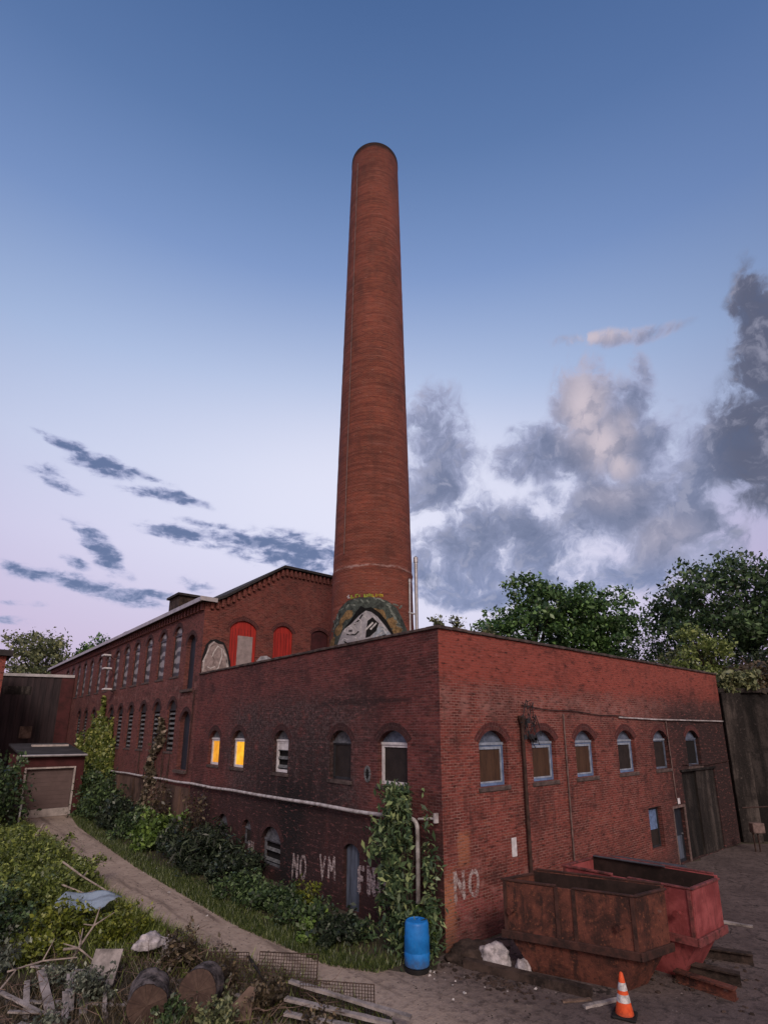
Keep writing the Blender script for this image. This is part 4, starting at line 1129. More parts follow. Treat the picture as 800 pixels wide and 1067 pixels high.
for i in range(ROWS + 1):
    z = HC * i / ROWS; r0 = crad(z) + (.015 if z > HC - .4 else 0) + (.03 if 12.40 < z < 12.66 else 0) + random.uniform(-.006, .006)
    for k in range(SEG + 1):
        th = 2 * math.pi * k / SEG + math.pi / 4
        V.append((r0 * math.cos(th), r0 * math.sin(th), z)); UV.append((2.0 * 2 * math.pi * k / SEG, z))
for i in range(ROWS):
    for k in range(SEG):
        a = i * (SEG + 1) + k; F.append((a, a + 1, a + SEG + 2, a + SEG + 1))
me.from_pydata(V, [], F); ul = me.uv_layers.new(name='UVMap')
for p in me.polygons:
    p.use_smooth = True
    for li in p.loop_indices: ul.data[li].uv = UV[me.loops[li].vertex_index]
link('shaft', me, M['brick_chim'], chim)
MB().lathe([(crad(HC) + .012, HC - .01), (crad(HC) + .012, HC + .03), (crad(HC) - .32, HC + .03), (crad(HC) - .34, HC - 1.5)], 72, cap=False).build('rim', M['black'], chim, smooth=True)
MB().lathe([(crad(HC) - .36, HC - 1.6), (0.01, HC - 1.6)], 32, cap=False).build('flue', M['black'], chim)
# lightning conductor down the lane side
aL = math.atan2(-rt.y, -rt.x) + R(48)
MB().tube([((crad(z) + .05) * math.cos(aL), (crad(z) + .05) * math.sin(aL), z) for z in (HC - 1.2, 30, 20, 13.2)], .022, 6).build('lightning_conductor', M['conduit'], chim)
# mural wrapped on the shaft; s is the arc in metres right of the middle facing the lane
aM = math.atan2(-fh.y, -fh.x)


def wrap(me, lift):
    n = len(me.vertices); co = np.empty(n * 3); me.vertices.foreach_get('co', co); co = co.reshape(-1, 3)
    z = co[:, 2]; r0 = crad(z); th = aM + np.arcsin(np.clip(co[:, 0] / r0, -.985, .985)); rr = r0 + lift
    co = np.stack([rr * np.cos(th), rr * np.sin(th), z], 1); me.vertices.foreach_set('co', co.ravel()); me.update(); return me


def subdiv(me, n=3):
    bm = bmesh.new(); bm.from_mesh(me); bmesh.ops.triangulate(bm, faces=bm.faces)
    for _ in range(n):
        es = [e for e in bm.edges if e.calc_length() > .22]
        if not es: break
        bmesh.ops.subdivide_edges(bm, edges=es, cuts=1); bmesh.ops.triangulate(bm, faces=bm.faces)
    bm.to_mesh(me); bm.free(); return me


K = lambda pts: [((340 + a / 8.889 - 388.5) / 41.0 * 2.02, 10.14 + (640 - (610 + b_ / 8.889)) * .0462) for a, b_ in pts]


def mshape(polys, lift, name, mat):
    bm = bmesh.new()
    for p in polys:
        q = panel(name, K(p), [], .004, 0); subdiv(q, 4); wrap(q, lift); bm.from_mesh(q); bpy.data.meshes.remove(q)
    o = bpy.data.meshes.new(name); bm.to_mesh(o); bm.free(); return link(name, o, mat, chim)


def ell(cx, cy, a, b_, rot, n=10, j=.18):
    c, s = math.cos(R(rot)), math.sin(R(rot)); res = []
    for i in range(n):
        th = 2 * math.pi * i / n; k = 1 + random.uniform(-j, j); x, y = a * k * math.cos(th), b_ * k * math.sin(th); res.append((cx + x * c - y * s, cy + x * s + y * c))
    return res


m_leaf, m_tan, m_gr, m_lb = paint('mural_grey_green', (.13, .165, .15), .5, 6, (.04, .05, .048)), paint('mural_tan', (.46, .31, .15), .4, 6), paint('mural_grey', (.58, .58, .63), .3, 5, (.38, .38, .43)), paint('mural_pale_blue', (.52, .60, .70), .3, 6)
m_wh, m_lg, m_bk, m_ye = paint('mural_white', (.80, .80, .82)), paint('mural_lime', (.48, .60, .10)), paint('mural_black', (.012, .013, .016)), paint('mural_yellow', (.70, .58, .07))
m_lf2 = paint('mural_pale_leaf', (.36, .42, .38), .4)
mshape([[(50, 620), (70, 400), (115, 290), (160, 190), (230, 130), (330, 112), (450, 115), (560, 140), (640, 195), (690, 290), (735, 400), (740, 620)]], .010, 'mural_wreath', m_leaf)
for q_ in (ell(90, 500, 30, 60, 20), ell(155, 380, 30, 60, 20), ell(190, 300, 24, 50, 25), ell(240, 260, 34, 45, 30), ell(470, 235, 42, 20, 10), ell(525, 270, 24, 50, -20), ell(598, 335, 42, 50, 0), ell(640, 400, 45, 35, -20), ell(115, 560, 30, 50, 15)): mshape([q_], .016, 'mural_leaf', m_tan)
for q_ in ([ell(180 + 44 * i + random.uniform(-14, 14), 185 - 52 * math.sin(math.pi * i / 11) + random.uniform(-14, 22), 24, 8, random.uniform(-60, 60)) for i in range(12)] +
       [ell(570 + 13 * i, 180 + 26 * i, 26, 9, random.uniform(0, 80)) for i in range(8)] + [ell(120 + random.uniform(-20, 25), 250 + 22 * i, 18, 6, random.uniform(60, 120)) for i in range(6)]): mshape([q_], .016, 'mural_leaf', m_lf2)
mshape([[(120, 620), (190, 400), (250, 330), (300, 250), (345, 190), (380, 215), (430, 205), (500, 255), (560, 330), (610, 430), (640, 620)]], .022, 'mural_outline', m_bk)
mshape([[(125, 640), (150, 520), (195, 400), (270, 345), (330, 280), (385, 236), (430, 250), (480, 290), (535, 360), (590, 440), (600, 640)]], .028, 'mural_face', m_gr)
mshape([[(430, 640), (440, 470), (490, 380), (540, 380), (585, 440), (590, 640)]], .033, 'mural_cheek', m_lb)
mshape([[(385, 480), (392, 400), (400, 330), (440, 296), (470, 330), (492, 350), (470, 420), (420, 470)]], .038, 'mural_mouth', m_bk)
mshape([[(374, 412), (384, 422), (450, 350), (440, 338)], [(418, 402), (430, 412), (478, 352), (468, 344)]], .044, 'mural_fang', m_wh)


def mline(paths, w, lift, name, mat):
    polys = []
    for path in paths:
        A, B = [], []
        for i, p in enumerate(path):
            a = Vector(path[max(i - 1, 0)]); b2 = Vector(path[min(i + 1, len(path) - 1)]); t_ = (b2 - a).normalized(); n_ = Vector((-t_.y, t_.x)) * w / 2
            A.append(tuple(Vector(p) + n_)); B.append(tuple(Vector(p) - n_))
        polys.append(A + B[::-1])
    return mshape(polys, lift, name, mat)


circ = lambda cx, cy, r, a0=0, a1=340: [(cx + r * math.cos(R(a)), cy + r * math.sin(R(a))) for a in np.linspace(a0, a1, 12)]
mline([circ(262, 412, 28), circ(262, 412, 46, 150, 400), [(200, 440), (215, 390), (270, 360), (320, 340)], [(320, 300), (350, 330), (345, 400), (350, 470)], [(300, 470), (330, 500), (310, 560)], [(385, 250), (375, 290), (395, 310)],
       [(430, 270), (470, 310)], [(160, 520), (210, 470), (240, 490)], [(500, 400), (530, 400), (550, 440)], [(470, 470), (520, 430)], [(500, 330), (560, 420)]], 9, .040, 'mural_line', m_wh)
mline([[(230, 440), (300, 450), (330, 420)], [(290, 360), (330, 320), (360, 270)], [(210, 500), (260, 540)], [(505, 470), (550, 450)], [circ(262, 412, 14)[0], circ(262, 412, 14)[6]]], 12, .036, 'mural_line', m_bk)
mline([[(225, 90), (250, 110)], [(235, 112), (240, 78)]], 9, .02, 'mural_scrawl', m_wh)
mline([[(262, 84), (262, 112), (285, 110)], [(300, 110), (300, 84), (318, 84)], [(330, 108), (330, 86)], [(372, 84), (374, 112), (395, 108), (394, 86)], [(408, 108), (412, 84), (428, 90), (424, 108)]], 13, .02, 'mural_scrawl', m_lg)
mline([[(440, 86), (440, 110), (456, 108)], [(468, 110), (470, 84), (484, 100), (490, 84)], [(502, 108), (504, 84), (520, 90), (520, 108)]], 13, .02, 'mural_scrawl', m_ye)

# twin steel flues beside the chimney
fl = thing('steel_flue', 'tall thin galvanised steel flue pipe standing right beside the brick chimney', 'flue', (7.17, 8.32, 6.98))
MB().tube([(0, 0, 0), (0, 0, 6.05)], .085, 12).build('pipe', M['steel'], fl, smooth=True)
MB().lathe([(.11, 5.95), (.11, 6.2), (.02, 6.28)], 12).build('cap', M['steel'], fl)
MB().tube([(-.05, 0, 3.35), (-.55, .55, 3.6)], .04, 6).build('bracket', M['steel'], fl)
fl2 = thing('steel_flue', 'shorter thin steel flue pipe between the chimney and the taller flue', 'flue', (6.95, 8.55, 6.98))
MB().tube([(0, 0, 0), (0, 0, 5.0)], .055, 12).build('pipe', M['steel'], fl2, smooth=True)
MB().lathe([(.075, 4.95), (.075, 5.08), (.02, 5.15)], 12).build('cap', M['steel'], fl2)

# ------------------------------------------------------------------ retaining wall and upper terrace on the right
ret = thing('retaining_wall', 'dark stained concrete retaining wall with pilasters at the end of the yard', 'wall', (19.42, 0, 0), math.atan2(rt.y, rt.x))
MB().box(0, 30, .3, .8, 0, 6.75).build('wall', M['concrete_dk'], ret)
MB().box(0, 30, .15, .95, 6.76, 7.0).build('wall_cap', M['concrete'], ret, bevel=.03)
for x in (.15, 4.2, 8.4): MB().box(x, x + .95, .02, .297, 0, 6.75).build('pilaster', M['concrete'], ret, bevel=.02)
link('terrace', MB().quad((19.8, .6, 6.7), (19.8, 200, 6.7), (200, 200, 6.7), (200, -150, 6.7), (42.5, -18.3, 6.7)).mesh('terrace'), M['ground'])['kind'] = 'structure'
ub = thing('utility_box', 'small weathered utility box with a bent pipe stand under the dark retaining wall', 'utility box', (17.9, -1.2, 0), math.atan2(rt.y, rt.x))
MB().box(-.25, .25, -.15, .15, .75, 1.15).build('box', M['conduit'], ub, bevel=.02)
MB().tube([(.9, 0, 0), (.9, 0, 1.7), (.6, 0, 1.8), (-.5, 0, 1.75)], .03, 8).tube([(0, 0, 0), (0, 0, .75)], .03).tube([(-.2, 0, 0), (-.2, 0, .75)], .03).build('pipe', M['iron'], ub)
MB().lathe([(.3, 0), (.3, .04), (.05, .06)], 14, Matrix.Translation((.9, 0, 0))).build('base', M['conduit'], ub)

# ------------------------------------------------------------------ far end of the lane
gar = thing('garage', 'small maroon garage with a brown roller door at the end of the dirt lane', 'garage', (-2.4, 29, 0))
link('wall', panel('wall', [(-2.75, 0), (.55, 0), (.55, 3.5), (-2.75, 3.5)], [[(-2.47, .001), (-.07 + .1, .001), (.03, 2.74), (-2.47, 2.74)]], .3, 0), M['maroon'], gar)
MB().box(-2.75, -2.45, .31, 6, 0, 3.45).box(.25, .55, .31, 6, 0, 3.45).build('wall', M['maroon'], gar)
gd = MB()
for i in range(9): gd.box(-2.45, .01, .16 - (.008 if i % 2 else 0), .2, .47 + i * .25, .47 + i * .25 + .244)
gd = gd.build('door', M['garage'], gar)
MB().box(-2.45, .01, .1, .2, .02, .46).build('door_foot', M['cream'], gd)
MB().box(-2.56, -2.46, -.05, .12, 0, 2.84).box(.02, .11, -.05, .12, 0, 2.84).box(-2.455, .015, -.05, .12, 2.75, 2.84).build('door_trim', M['cream'], gar)
MB().quad((-2.9, -.2, 3.56), (.6, -.2, 3.56), (.6, 6.2, 4.1), (-2.9, 6.2, 4.1)).quad((-2.9, -.2, 3.5), (-2.9, 6.2, 4.0), (.6, 6.2, 4.0), (.6, -.2, 3.5)).quad((-2.9, -.2, 3.5), (.6, -.2, 3.5), (.6, -.2, 3.56), (-2.9, -.2, 3.56)).quad((.6, -.2, 3.5), (.6, 6.2, 4.), (.6, 6.2, 4.1), (.6, -.2, 3.56)).build('roof', M['roof'], gar)
MB().tube([(-2.95, -.28, 3.52), (.6, -.28, 3.50)], .07, 8).build('gutter', M['roofedge'], gar)
MB().box(-1.8, .3, 4.0, 4.6, 3.93, 4.05).build('roof_board', M['cream'], gar)
wing = thing('connecting_wing', 'dark tarred end wall of the wing joining the mill beyond the garage', 'building', (0, 45.6, 0), math.atan2(rt.y * .38, rt.x))
cw = MB()
for i in range(30): cw.box(-7.6 + i * .25, -7.6 + i * .25 + .25, -.03 if i % 2 else .0, .3, 0, 9.55)
link('cladding', cw.mesh('cladding'), M['corr'], wing)
MB().box(-1.0, -.02, -.06, -.032, 0, 9.5).build('brick_pier', M['maroon'], wing)
MB().box(-7.8, .0, -.15, .45, 9.56, 9.8).build('wall_cap', M['roofedge'], wing)
MB().box(-7.6, 0, .31, 8, 0, 9.4).build('wing_body', M['corr'], wing)
MB().box(-3.6, -2.7, -.09, -.031, 4.3, 5.3).build('boarded_hatch', M['lumber_br'], wing)
MB().box(-5.3, -3.2, -.05, -.031, 8.0, 8.7).build('faded_patch', M['concrete'], wing)
old = thing('brick_outbuilding', 'red brick outbuilding corner with a dark flat eave at the far left', 'building', (-5.95, 38.6, 0))
MB().box(-8, 0, 0, 6, 0, 10.3).build('wall', M['brick_red'], old)
MB().box(-8.2, .35, -.35, 6.2, 10.32, 10.75).build('roof', M['roof'], old)
blk = MB().box(-.8, .8, -.4, .4, 0, 1.05)
tag(blk.build('concrete_block', M['concrete'], None, (-5.9, 26.6, 0), R(8), bevel=.04), 'grey concrete block left of the brown garage door', 'block')
pst = MB().tube([(0, 0, 0), (.03, .05, 1.5)], .05, 8)
tag(pst.build('white_post', M['white'], None, (-5.25, 26.2, 0)), 'thin white post beside the concrete block near the garage', 'post')

# ------------------------------------------------------------------ trees
tree('maple_tree', 'broad dark maple with ragged crown rising above the middle of the brick parapet', (33.0, 19.3, 6.7), 3.2, 5.2, 5.2, 5.6, 120, 17000, 'maple', .40, 1.0, 'trees beyond the yard', shell=.3)
tree('maple_tree', 'green maple with rounded crown just right of the ragged dark maple', (37.4, 15.6, 6.7), 3.2, 4.6, 4.6, 5.0, 100, 14000, 'maple', .40, .98, 'trees beyond the yard', shell=.3)
tree('broad_tree', 'large dark tree with wide dense crown at the right edge above the retaining wall', (39.6, 3.6, 6.7), 3.0, 7.4, 7.4, 5.6, 200, 26000, 'maple2', .36, 1.1, 'trees beyond the yard', shell=.3)
tree('young_tree', 'small bright yellow green tree in front of the large dark tree', (27.9, 3.4, 6.7), 1.0, 1.7, 1.7, 2.3, 40, 4200, 'lime', .24, .6, shell=.25, tr=.12)
tree('young_tree', 'small olive green tree low against the dark maples', (27.2, 15.6, 6.7), 1.0, 1.3, 1.3, 1.7, 30, 2600, 'olive', .22, .55, shell=.25, tr=.1)
tree('young_tree', 'pale small tree left of the bright yellow green tree', (28.3, 5.5, 6.7), .8, 1.3, 1.3, 1.6, 30, 2400, 'olive', .22, .55, shell=.25, tr=.1)
tree('far_tree', 'leafy tree standing behind the dark wing at the far left', (3.0, 83.5, 0), 8.5, 6.6, 6.6, 5.2, 70, 8000, 'olive', .5, 1.5, shell=.35, cz=14.2)
tree('far_tree', 'small leafy tree just right of the tree behind the dark wing', (9.0, 80.0, 0), 11.0, 2.4, 2.4, 3.2, 24, 2000, 'maple', .5, 1.1, shell=.3, cz=15.6, tr=.2)
for i, (x, y, r_, h, lb, lf) in enumerate([
        (36, 9.5, 3.6, 6.6, 'dark thicket filling the gap between the two big crowns', 'maple2'), (31.5, 8.6, 2.4, 2.6, 'dark shrub above the parapet left of the pale small tree', 'bush'),
        (22.5, -.6, 1.6, 1.5, 'dry brown undergrowth on top of the retaining wall near the brick corner', 'dry'), (26, -3.4, 2.4, 1.9, 'dark undergrowth along the top of the retaining wall', 'bushdk'),
        (21.0, -.1, 1.1, 1.2, 'green shrub hanging over the brick corner of the retaining wall', 'olive'), (24.0, -2.6, 1.5, 1.3, 'leafy shrub leaning over the middle of the retaining wall', 'bush'), (31, 20.5, 3.2, 3.0, 'low dark shrub at the left foot of the ragged maple', 'bush'), (30, .5, 2.6, 3.0, 'dark shrub under the large dark tree', 'bushdk')]):
    bush('shrub', lb, 'shrub', (x, y, 6.7), r_, r_, h, int(1400 + 700 * r_ * h ** .5), lf, .24, group='shrubs on the terrace')
for x, y, h, lb in ((.25, .25, .32, 'tiny plant sprouting from the parapet corner'), (.95, .18, .42, 'upright little weed on the parapet right of its corner'), (2.3, .2, .22, 'small weed tuft on the yard side coping')):
    bush('parapet_weed', lb, 'weed', (x, y, WZ + .09), .22, .18, h, 110, 'olive', .10, .1, 'weeds on the parapet', 8)

# ------------------------------------------------------------------ plants along the lane wall
B = [  # x, y, rx, ry, h, leaf, size, n, label
    (-1.15, 29.0, 1.1, 1.6, 2.6, 'bush', .22, 2600, 'big dark bush at the foot of the yellow green ivy'),
    (-1.35, 25.6, 1.1, 1.5, 2.1, 'bush', .20, 2600, 'rounded green bush nearest to the ivy and the pipe end'),
    (-1.3, 22.4, 1.0, 1.4, 1.7, 'bushdk', .20, 2200, 'dark bush below the brown climbing vine'),
    (-1.35, 19.3, 1.0, 1.4, 1.25, 'bush', .18, 2400, 'low dark green bush left of the bright leafed bush'),
    (-1.25, 16.1, 1.1, 1.3, 1.55, 'bright', .22, 2200, 'bright fresh green bush by the lane below the two amber windows'),
    (-1.1, 13.4, 1.0, 1.2, 1.25, 'bushdk', .17, 2600, 'dull dark bush right of the bright green bush'),
    (-1.25, 11.0, 1.1, 1.2, 1.45, 'bushdk', .34, 2600, 'dark feathery shrub drooping over the small basement windows'),
    (-1.05, 8.9, 1.0, 1.1, .85, 'bushdk', .17, 2800, 'dark bush under the louvred basement window'),
    (-1.6, 7.2, .9, 1.0, .6, 'bush', .13, 2500, 'low leafy bush under the worn word NO on the lane wall'),
    (-1.35, 5.4, .95, 1.0, .6, 'bush', .13, 2600, 'green bush left of the faded blue door'),
    (-.8, 4.55, .35, .4, .95, 'yellow', .12, 420, 'thin yellowish plant beside the blue door'),
    (-1.45, 3.6, .85, .9, .55, 'bush', .13, 2400, 'green bush in front of the faded blue door'),
    (-1.5, 2.2, .75, .7, .55, 'bushdk', .13, 2000, 'dark bush left of the tall sapling'),
    (-1.95, 2.7, .4, .4, .55, 'bright', .12, 500, 'small bright weed at the edge of the lane by the sapling'),
    (-.45, .35, .42, .4, 1.0, 'bright', .13, 700, 'fresh green shoot between the blue barrel and the brick corner'),
    (-.75, 17.8, .6, .8, 2.6, 'dry', .16, 700, 'spindly brown plant against the rendered basement'),
    (-.6, 13.9, .5, .6, 2.5, 'dry', .15, 600, 'spindly dry plant below the left amber window'),
]
for x, y, rx, ry, h, lf, sz, n, lb in B:
    bush('bush', lb, 'bush', (x, y, 0), rx, ry, h, int(n * 1.25), lf, sz * .92, group='bushes along the lane wall', aspect=.2 if 'feathery' in lb else .55)
sap = thing('sapling', 'tall leafy sapling growing up the wall over the white pipe beside the blue barrel', 'sapling', (-.55, .78, 0))
PP = []
mb = MB()
for i in range(7):
    a = random.uniform(0, 6.28); tip = Vector((math.cos(a) * random.uniform(.1, .5), .2 + math.sin(a) * random.uniform(.1, .8), random.uniform(2.0, 3.5) if i else 3.55))
    mb.tube([(0, .1 * i - .3, -.05), tip * .5 + Vector((0, 0, .2)), tip], [.03, .02, .006], 6)
mb.build('stems', M['trunk'], sap)
for i in range(190):
    z = 3.55 * random.random() ** .95; w = .18 + 1.0 * math.sin(min(1, (3.7 - z) / 3.2) * 1.45)
    a = random.uniform(0, 6.28); r_ = w * math.sqrt(random.random())
    c = np.array([-.05 + math.cos(a) * r_ * .6, .12 + math.sin(a) * r_ * 1.2, z])
    PP.append(c + rng.normal(size=(26, 3)) * np.array([.15, .17, .11]))
PP = np.concatenate(PP); PP[:, 0] = np.minimum(PP[:, 0], .47); PP = PP[~((np.abs((PP[:, 1] + .01) - (PP[:, 0] - .42) * 1.05) < .20) & (PP[:, 2] > 1.0))]; PP[:, 2] = np.maximum(PP[:, 2], .05)
lf_ = -.765 * PP[:, 0] + .644 * PP[:, 1]; PP = PP[~((lf_ > .60 + .12 * np.sin(PP[:, 2] * 9)) & (PP[:, 2] > .5) & (PP[:, 2] < 1.9))]
me = leaf_mesh('foliage', PP, .19, .7, .36); link('foliage', me, two_tone(me, PP, 'sapling'), sap)


def creeper(name, label, y0, y1, z1, n, leaf, size, shape, loc):
    root = thing(name, label, 'creeper', loc); P = []
    while len(P) < n:
        y = random.uniform(y0, y1); z = random.uniform(0, z1)
        if random.random() < shape(y, z): P.append((-.06 - abs(random.gauss(0, .10)), y, z))
    P = np.array(P) - np.array([loc[0], loc[1], 0]); link('foliage', leaf_mesh('foliage', P, size, .1, .75, .6), L[leaf], root)
    mb = MB()
    for i in range(12):
        y = random.uniform(y0, y1) - loc[1]; mb.tube([(-.03, y, 0), (-.03, y + random.uniform(-.5, .5), z1 * .4), (-.03, y + random.uniform(-.8, .8), z1 * random.uniform(.5, .9))], [.03, .02, .008], 5)
    mb.build('stems', M['trunk'], root)
    return root


def sh_ivy(y, z):
    n = math.sin(y * 2.1) * .8 + math.sin(y * 4.7 + 1) * .5
    top = 5.9 + n + (1.0 if 31.5 < y < 35.5 else 0) - abs(y - 34) * .30
    return 1.0 if z < top - .8 else max(0, (top - z) / .8)


creeper('ivy', 'yellow green ivy sheet climbing the mill wall near the garage', 29.4, 40.5, 7.4, 9500, 'ivy', .23, sh_ivy, (0, 34.5, 0))


def sh_vine(y, z):
    c = 22.9 - z * .42 + .3 * math.sin(z * 2.3); w = .75 + .25 * math.sin(z * 3.1) - (.3 if z > 4.6 else 0)
    return max(0, 1 - abs(y - c) / w)


creeper('climbing_vine', 'narrow brownish vine climbing between the louvred mill windows', 19.2, 24.5, 5.7, 1300, 'brownvine', .26, sh_vine, (0, 22, 0))

# left side: overgrown bank and meadow
LBU = [(-7.4, 25.6, 2.0, 1.8, 4.6, 'bush', .24, 5200, 'big overgrown green shrub left of the garage'), (-6.0, 28.0, 1.0, 1.1, 3.1, 'bush', .20, 1800, 'green shrub leaning against the left side of the garage'),
       (-6.7, 20.4, 1.6, 2.2, .95, 'weed', .16, 3000, 'patch of tall weeds beside the lane near the garage'), (-6.2, 15.6, 1.5, 2.2, 1.0, 'weed', .15, 3800, 'olive weed clump left of the lane behind the blue sheet'),
       (-7.6, 13.8, 1.5, 2.0, 1.2, 'weed', .15, 3600, 'olive weed clump at the left edge of the lane bank'), (-5.7, 12.0, 1.2, 1.7, .85, 'weed', .13, 3400, 'weed clump between the lane and the bleached branches'),
       (-7.2, 9.6, 1.3, 1.7, 1.15, 'weed', .14, 4000, 'dense weeds left of the pale blue sheet'), (-8.2, 7.6, 1.2, 1.5, 1.2, 'bush', .13, 3600, 'dark weeds low at the left frame edge'),
       (-6.8, 6.6, .75, .7, .85, 'yellow', .13, 1500, 'bright yellow green bush in front of the blue sheet'), (-5.65, 5.7, .75, .8, .75, 'yellow', .12, 1700, 'yellow green bush right of the blue sheet above the log'),
       (-7.3, 5.5, .65, .55, .6, 'yellow', .11, 1000, 'low yellowish bush above the grey planks'), (-8.3, 5.3, .7, .8, .75, 'grey', .12, 1200, 'grey green weeds at the left above the planks'),
       (-6.85, 2.75, .42, .42, .62, 'grey', .085, 1500, 'pale grey green weed in front of the grey board'), (-6.0, .95, .35, .35, .42, 'bush', .10, 700, 'small fern like weed at the foot of the round log end'),
       (-5.0, 3.15, .45, .55, .75, 'dry', .11, 900, 'dry reddish weeds behind the two logs'), (-4.75, 1.35, .3, .35, .8, 'dry', .10, 500, 'dry stalks by the first wire mesh panel'),
       (-5.4, .25, .4, .4, .5, 'olive', .10, 700, 'green weeds in front of the broken board'), (-4.5, .25, .5, .45, .62, 'dry', .09, 1000, 'dark dry weeds between the wire mesh panels'),
       (-7.75, 1.9, .4, .3, .35, 'grey', .09, 700, 'grey weeds at the bottom left corner'), (-7.25, 3.9, .4, .4, .4, 'grey', .09, 600, 'grey weeds between the old planks'), (-4.05, -1.0, .35, .3, .45, 'dry', .08, 500, 'dry weeds at the end of the long boards')]
for x, y, rx, ry, h, lf, sz, n, lb in LBU:
    bush('bush', lb, 'bush', (x, y, 0), rx, ry, h, int(n * 1.25), lf, sz * .9, csz=.3 * (rx + h) / 2, n_cl=int(22 + 16 * rx), group='bushes and weeds on the left bank')

# grass and ground cover
pts = []
for i in range(17000):
    y = random.uniform(0.2, 29) if random.random() < .7 else random.uniform(.2, 12); edge = np.interp(y, [0, 1.2, 4.7, 13, 24, 29], [-1.6, -2.35, -2.8, -2.95, -2.7, -2.15])
    x = edge + abs(random.gauss(0, .55)) - .12
    if x < -.1: pts.append((x, y, 0))
link('grass', blades('grass', pts, .13, .5, .014), L['grass'])['kind'] = 'stuff'
pts = []
for i in range(26000):
    y = random.uniform(-1.5, 29); edge = np.interp(y, [-1.5, 1.2, 3.2, 6, 10, 14, 20, 29], [-2.9, -3.3, -4.05, -4.45, -4.75, -4.6, -4.55, -5.0])
    x = edge - abs(random.gauss(0, 1.6)) + .08
    if y > 4.2 or random.random() < .25: pts.append((x, y, 0))
link('meadow_grass', blades('meadow_grass', pts, .26, .6, .014), L['weed'])['kind'] = 'stuff'

pts = [(random.uniform(-8.6, -3.4), random.uniform(-1.6, 4.6), 0) for _ in range(9000)]
pts = [p for p in pts if p[0] < np.interp(p[1], [-1.6, 1.2, 3.2, 4.6], [-2.9, -3.3, -4.05, -4.3])]
link('dry_grass', blades('dry_grass', pts, .22, .9, .010), L['dry'])['kind'] = 'stuff'

# ------------------------------------------------------------------ skips in the yard
def skip(label, NL, NR, BR, zt, zl, paint_, inner, taper, edge):
    root = thing('skip', label, 'skip', (*NL, .012))
    ex, ey = Vector(NR) - Vector(NL), Vector(BR) - Vector(NR); Ln, W = ex.length, ey.length; ex /= Ln; ey /= W
    Tm = Matrix(((ex.x, ey.x, 0, 0), (ex.y, ey.y, 0, 0), (0, 0, 1, 0), (0, 0, 0, 1)))     # plan slightly out of square
    sh = MB(); t_ = .05

    def bx(b, *a): b.box(*a, M=Tm); return b
    b = MB()
    bx(b, 0, Ln, 0, t_, zl, zt); bx(b, 0, Ln, W - t_, W, zl, zt + .10); bx(b, 0, t_, t_ + .001, W - t_ - .001, zl, zt); bx(b, Ln - t_, Ln, t_ + .001, W - t_ - .001, zl, zt)
    b.build('body', paint_, root, bevel=.008)
    # tapered hull
    h = MB(); x0, x1 = .02, Ln - .02; bx0, bx1 = taper, Ln - taper; i0, i1 = .20, W - .15
    top = [(x0, .03, zl - .003), (x1, .03, zl - .003), (x1, W - .03, zl - .003), (x0, W - .03, zl - .003)]; bot = [(bx0, i0, 0), (bx1, i0, 0), (bx1, i1, 0), (bx0, i1, 0)]
    P = [tuple(Tm @ Vector(p)) for p in top + bot]
    for q in ((0, 1, 5, 4), (1, 2, 6, 5), (2, 3, 7, 6), (3, 0, 4, 7), (4, 5, 6, 7)): h.quad(*[P[i] for i in q])
    h.build('hull', paint_, root)
    r_ = MB()
    r_.box(-.04, Ln + .04, -.06, -.002, zl - .14, zl + .02, M=Tm); r_.box(Ln + .002, Ln + .06, -.06, W + .03, zl - .14, zl + .02, M=Tm)
    r_.build('ledge', edge, root, bevel=.01)
    r_ = MB()
    s1 = Ln * .42
    r_.box(-.03, s1, -.03, .06, zt + .002, zt + .05, M=Tm); r_.box(s1 + .35, Ln + .03, -.03, .06, zt - .04 + .042, zt + .04, M=Tm)
    r_.box(Ln - .06, Ln + .03, .061, W + .02, zt + .002, zt + .05, M=Tm); r_.box(-.03, .06, .061, W - .06, zt + .002, zt + .05, M=Tm)
    r_.box(.08, Ln - .07, W - .05, W + .03, zt + .102, zt + .14, M=Tm)
    r_.build('rim', edge, root, bevel=.01)
    r_ = MB()
    for x in (.03, s1, s1 + .35, Ln - .09):
        r_ = MB(); r_.box(x, x + .06, -.035, -.001, zl + .022, zt - .002, M=Tm); r_.build('rib', edge, root)
    for x, sx in ((.22, 0), (Ln - .3, 0)):
        l_ = MB(); l_.tube([tuple(Tm @ Vector((x, -.002, zl + .42))), tuple(Tm @ Vector((x, -.13, zl + .42)))], .045, 10); l_.tube([tuple(Tm @ Vector((x, -.131, zl + .42))), tuple(Tm @ Vector((x, -.15, zl + .42)))], .075, 10)
        l_.build('lifting_lug', paint_, root)
    f = MB(); bx(f, t_ + .002, Ln - t_ - .002, t_ + .002, W - t_ - .002, zl + .02, zl + .05)
    bx(f, t_ + .001, Ln - t_ - .001, W - t_ - .012, W - t_ - .001, zl + .06, zt + .08); bx(f, t_ + .001, Ln - t_ - .001, t_ + .001, t_ + .012, zl + .06, zt - .02)
    f.build('lining', inner, root)
    return root


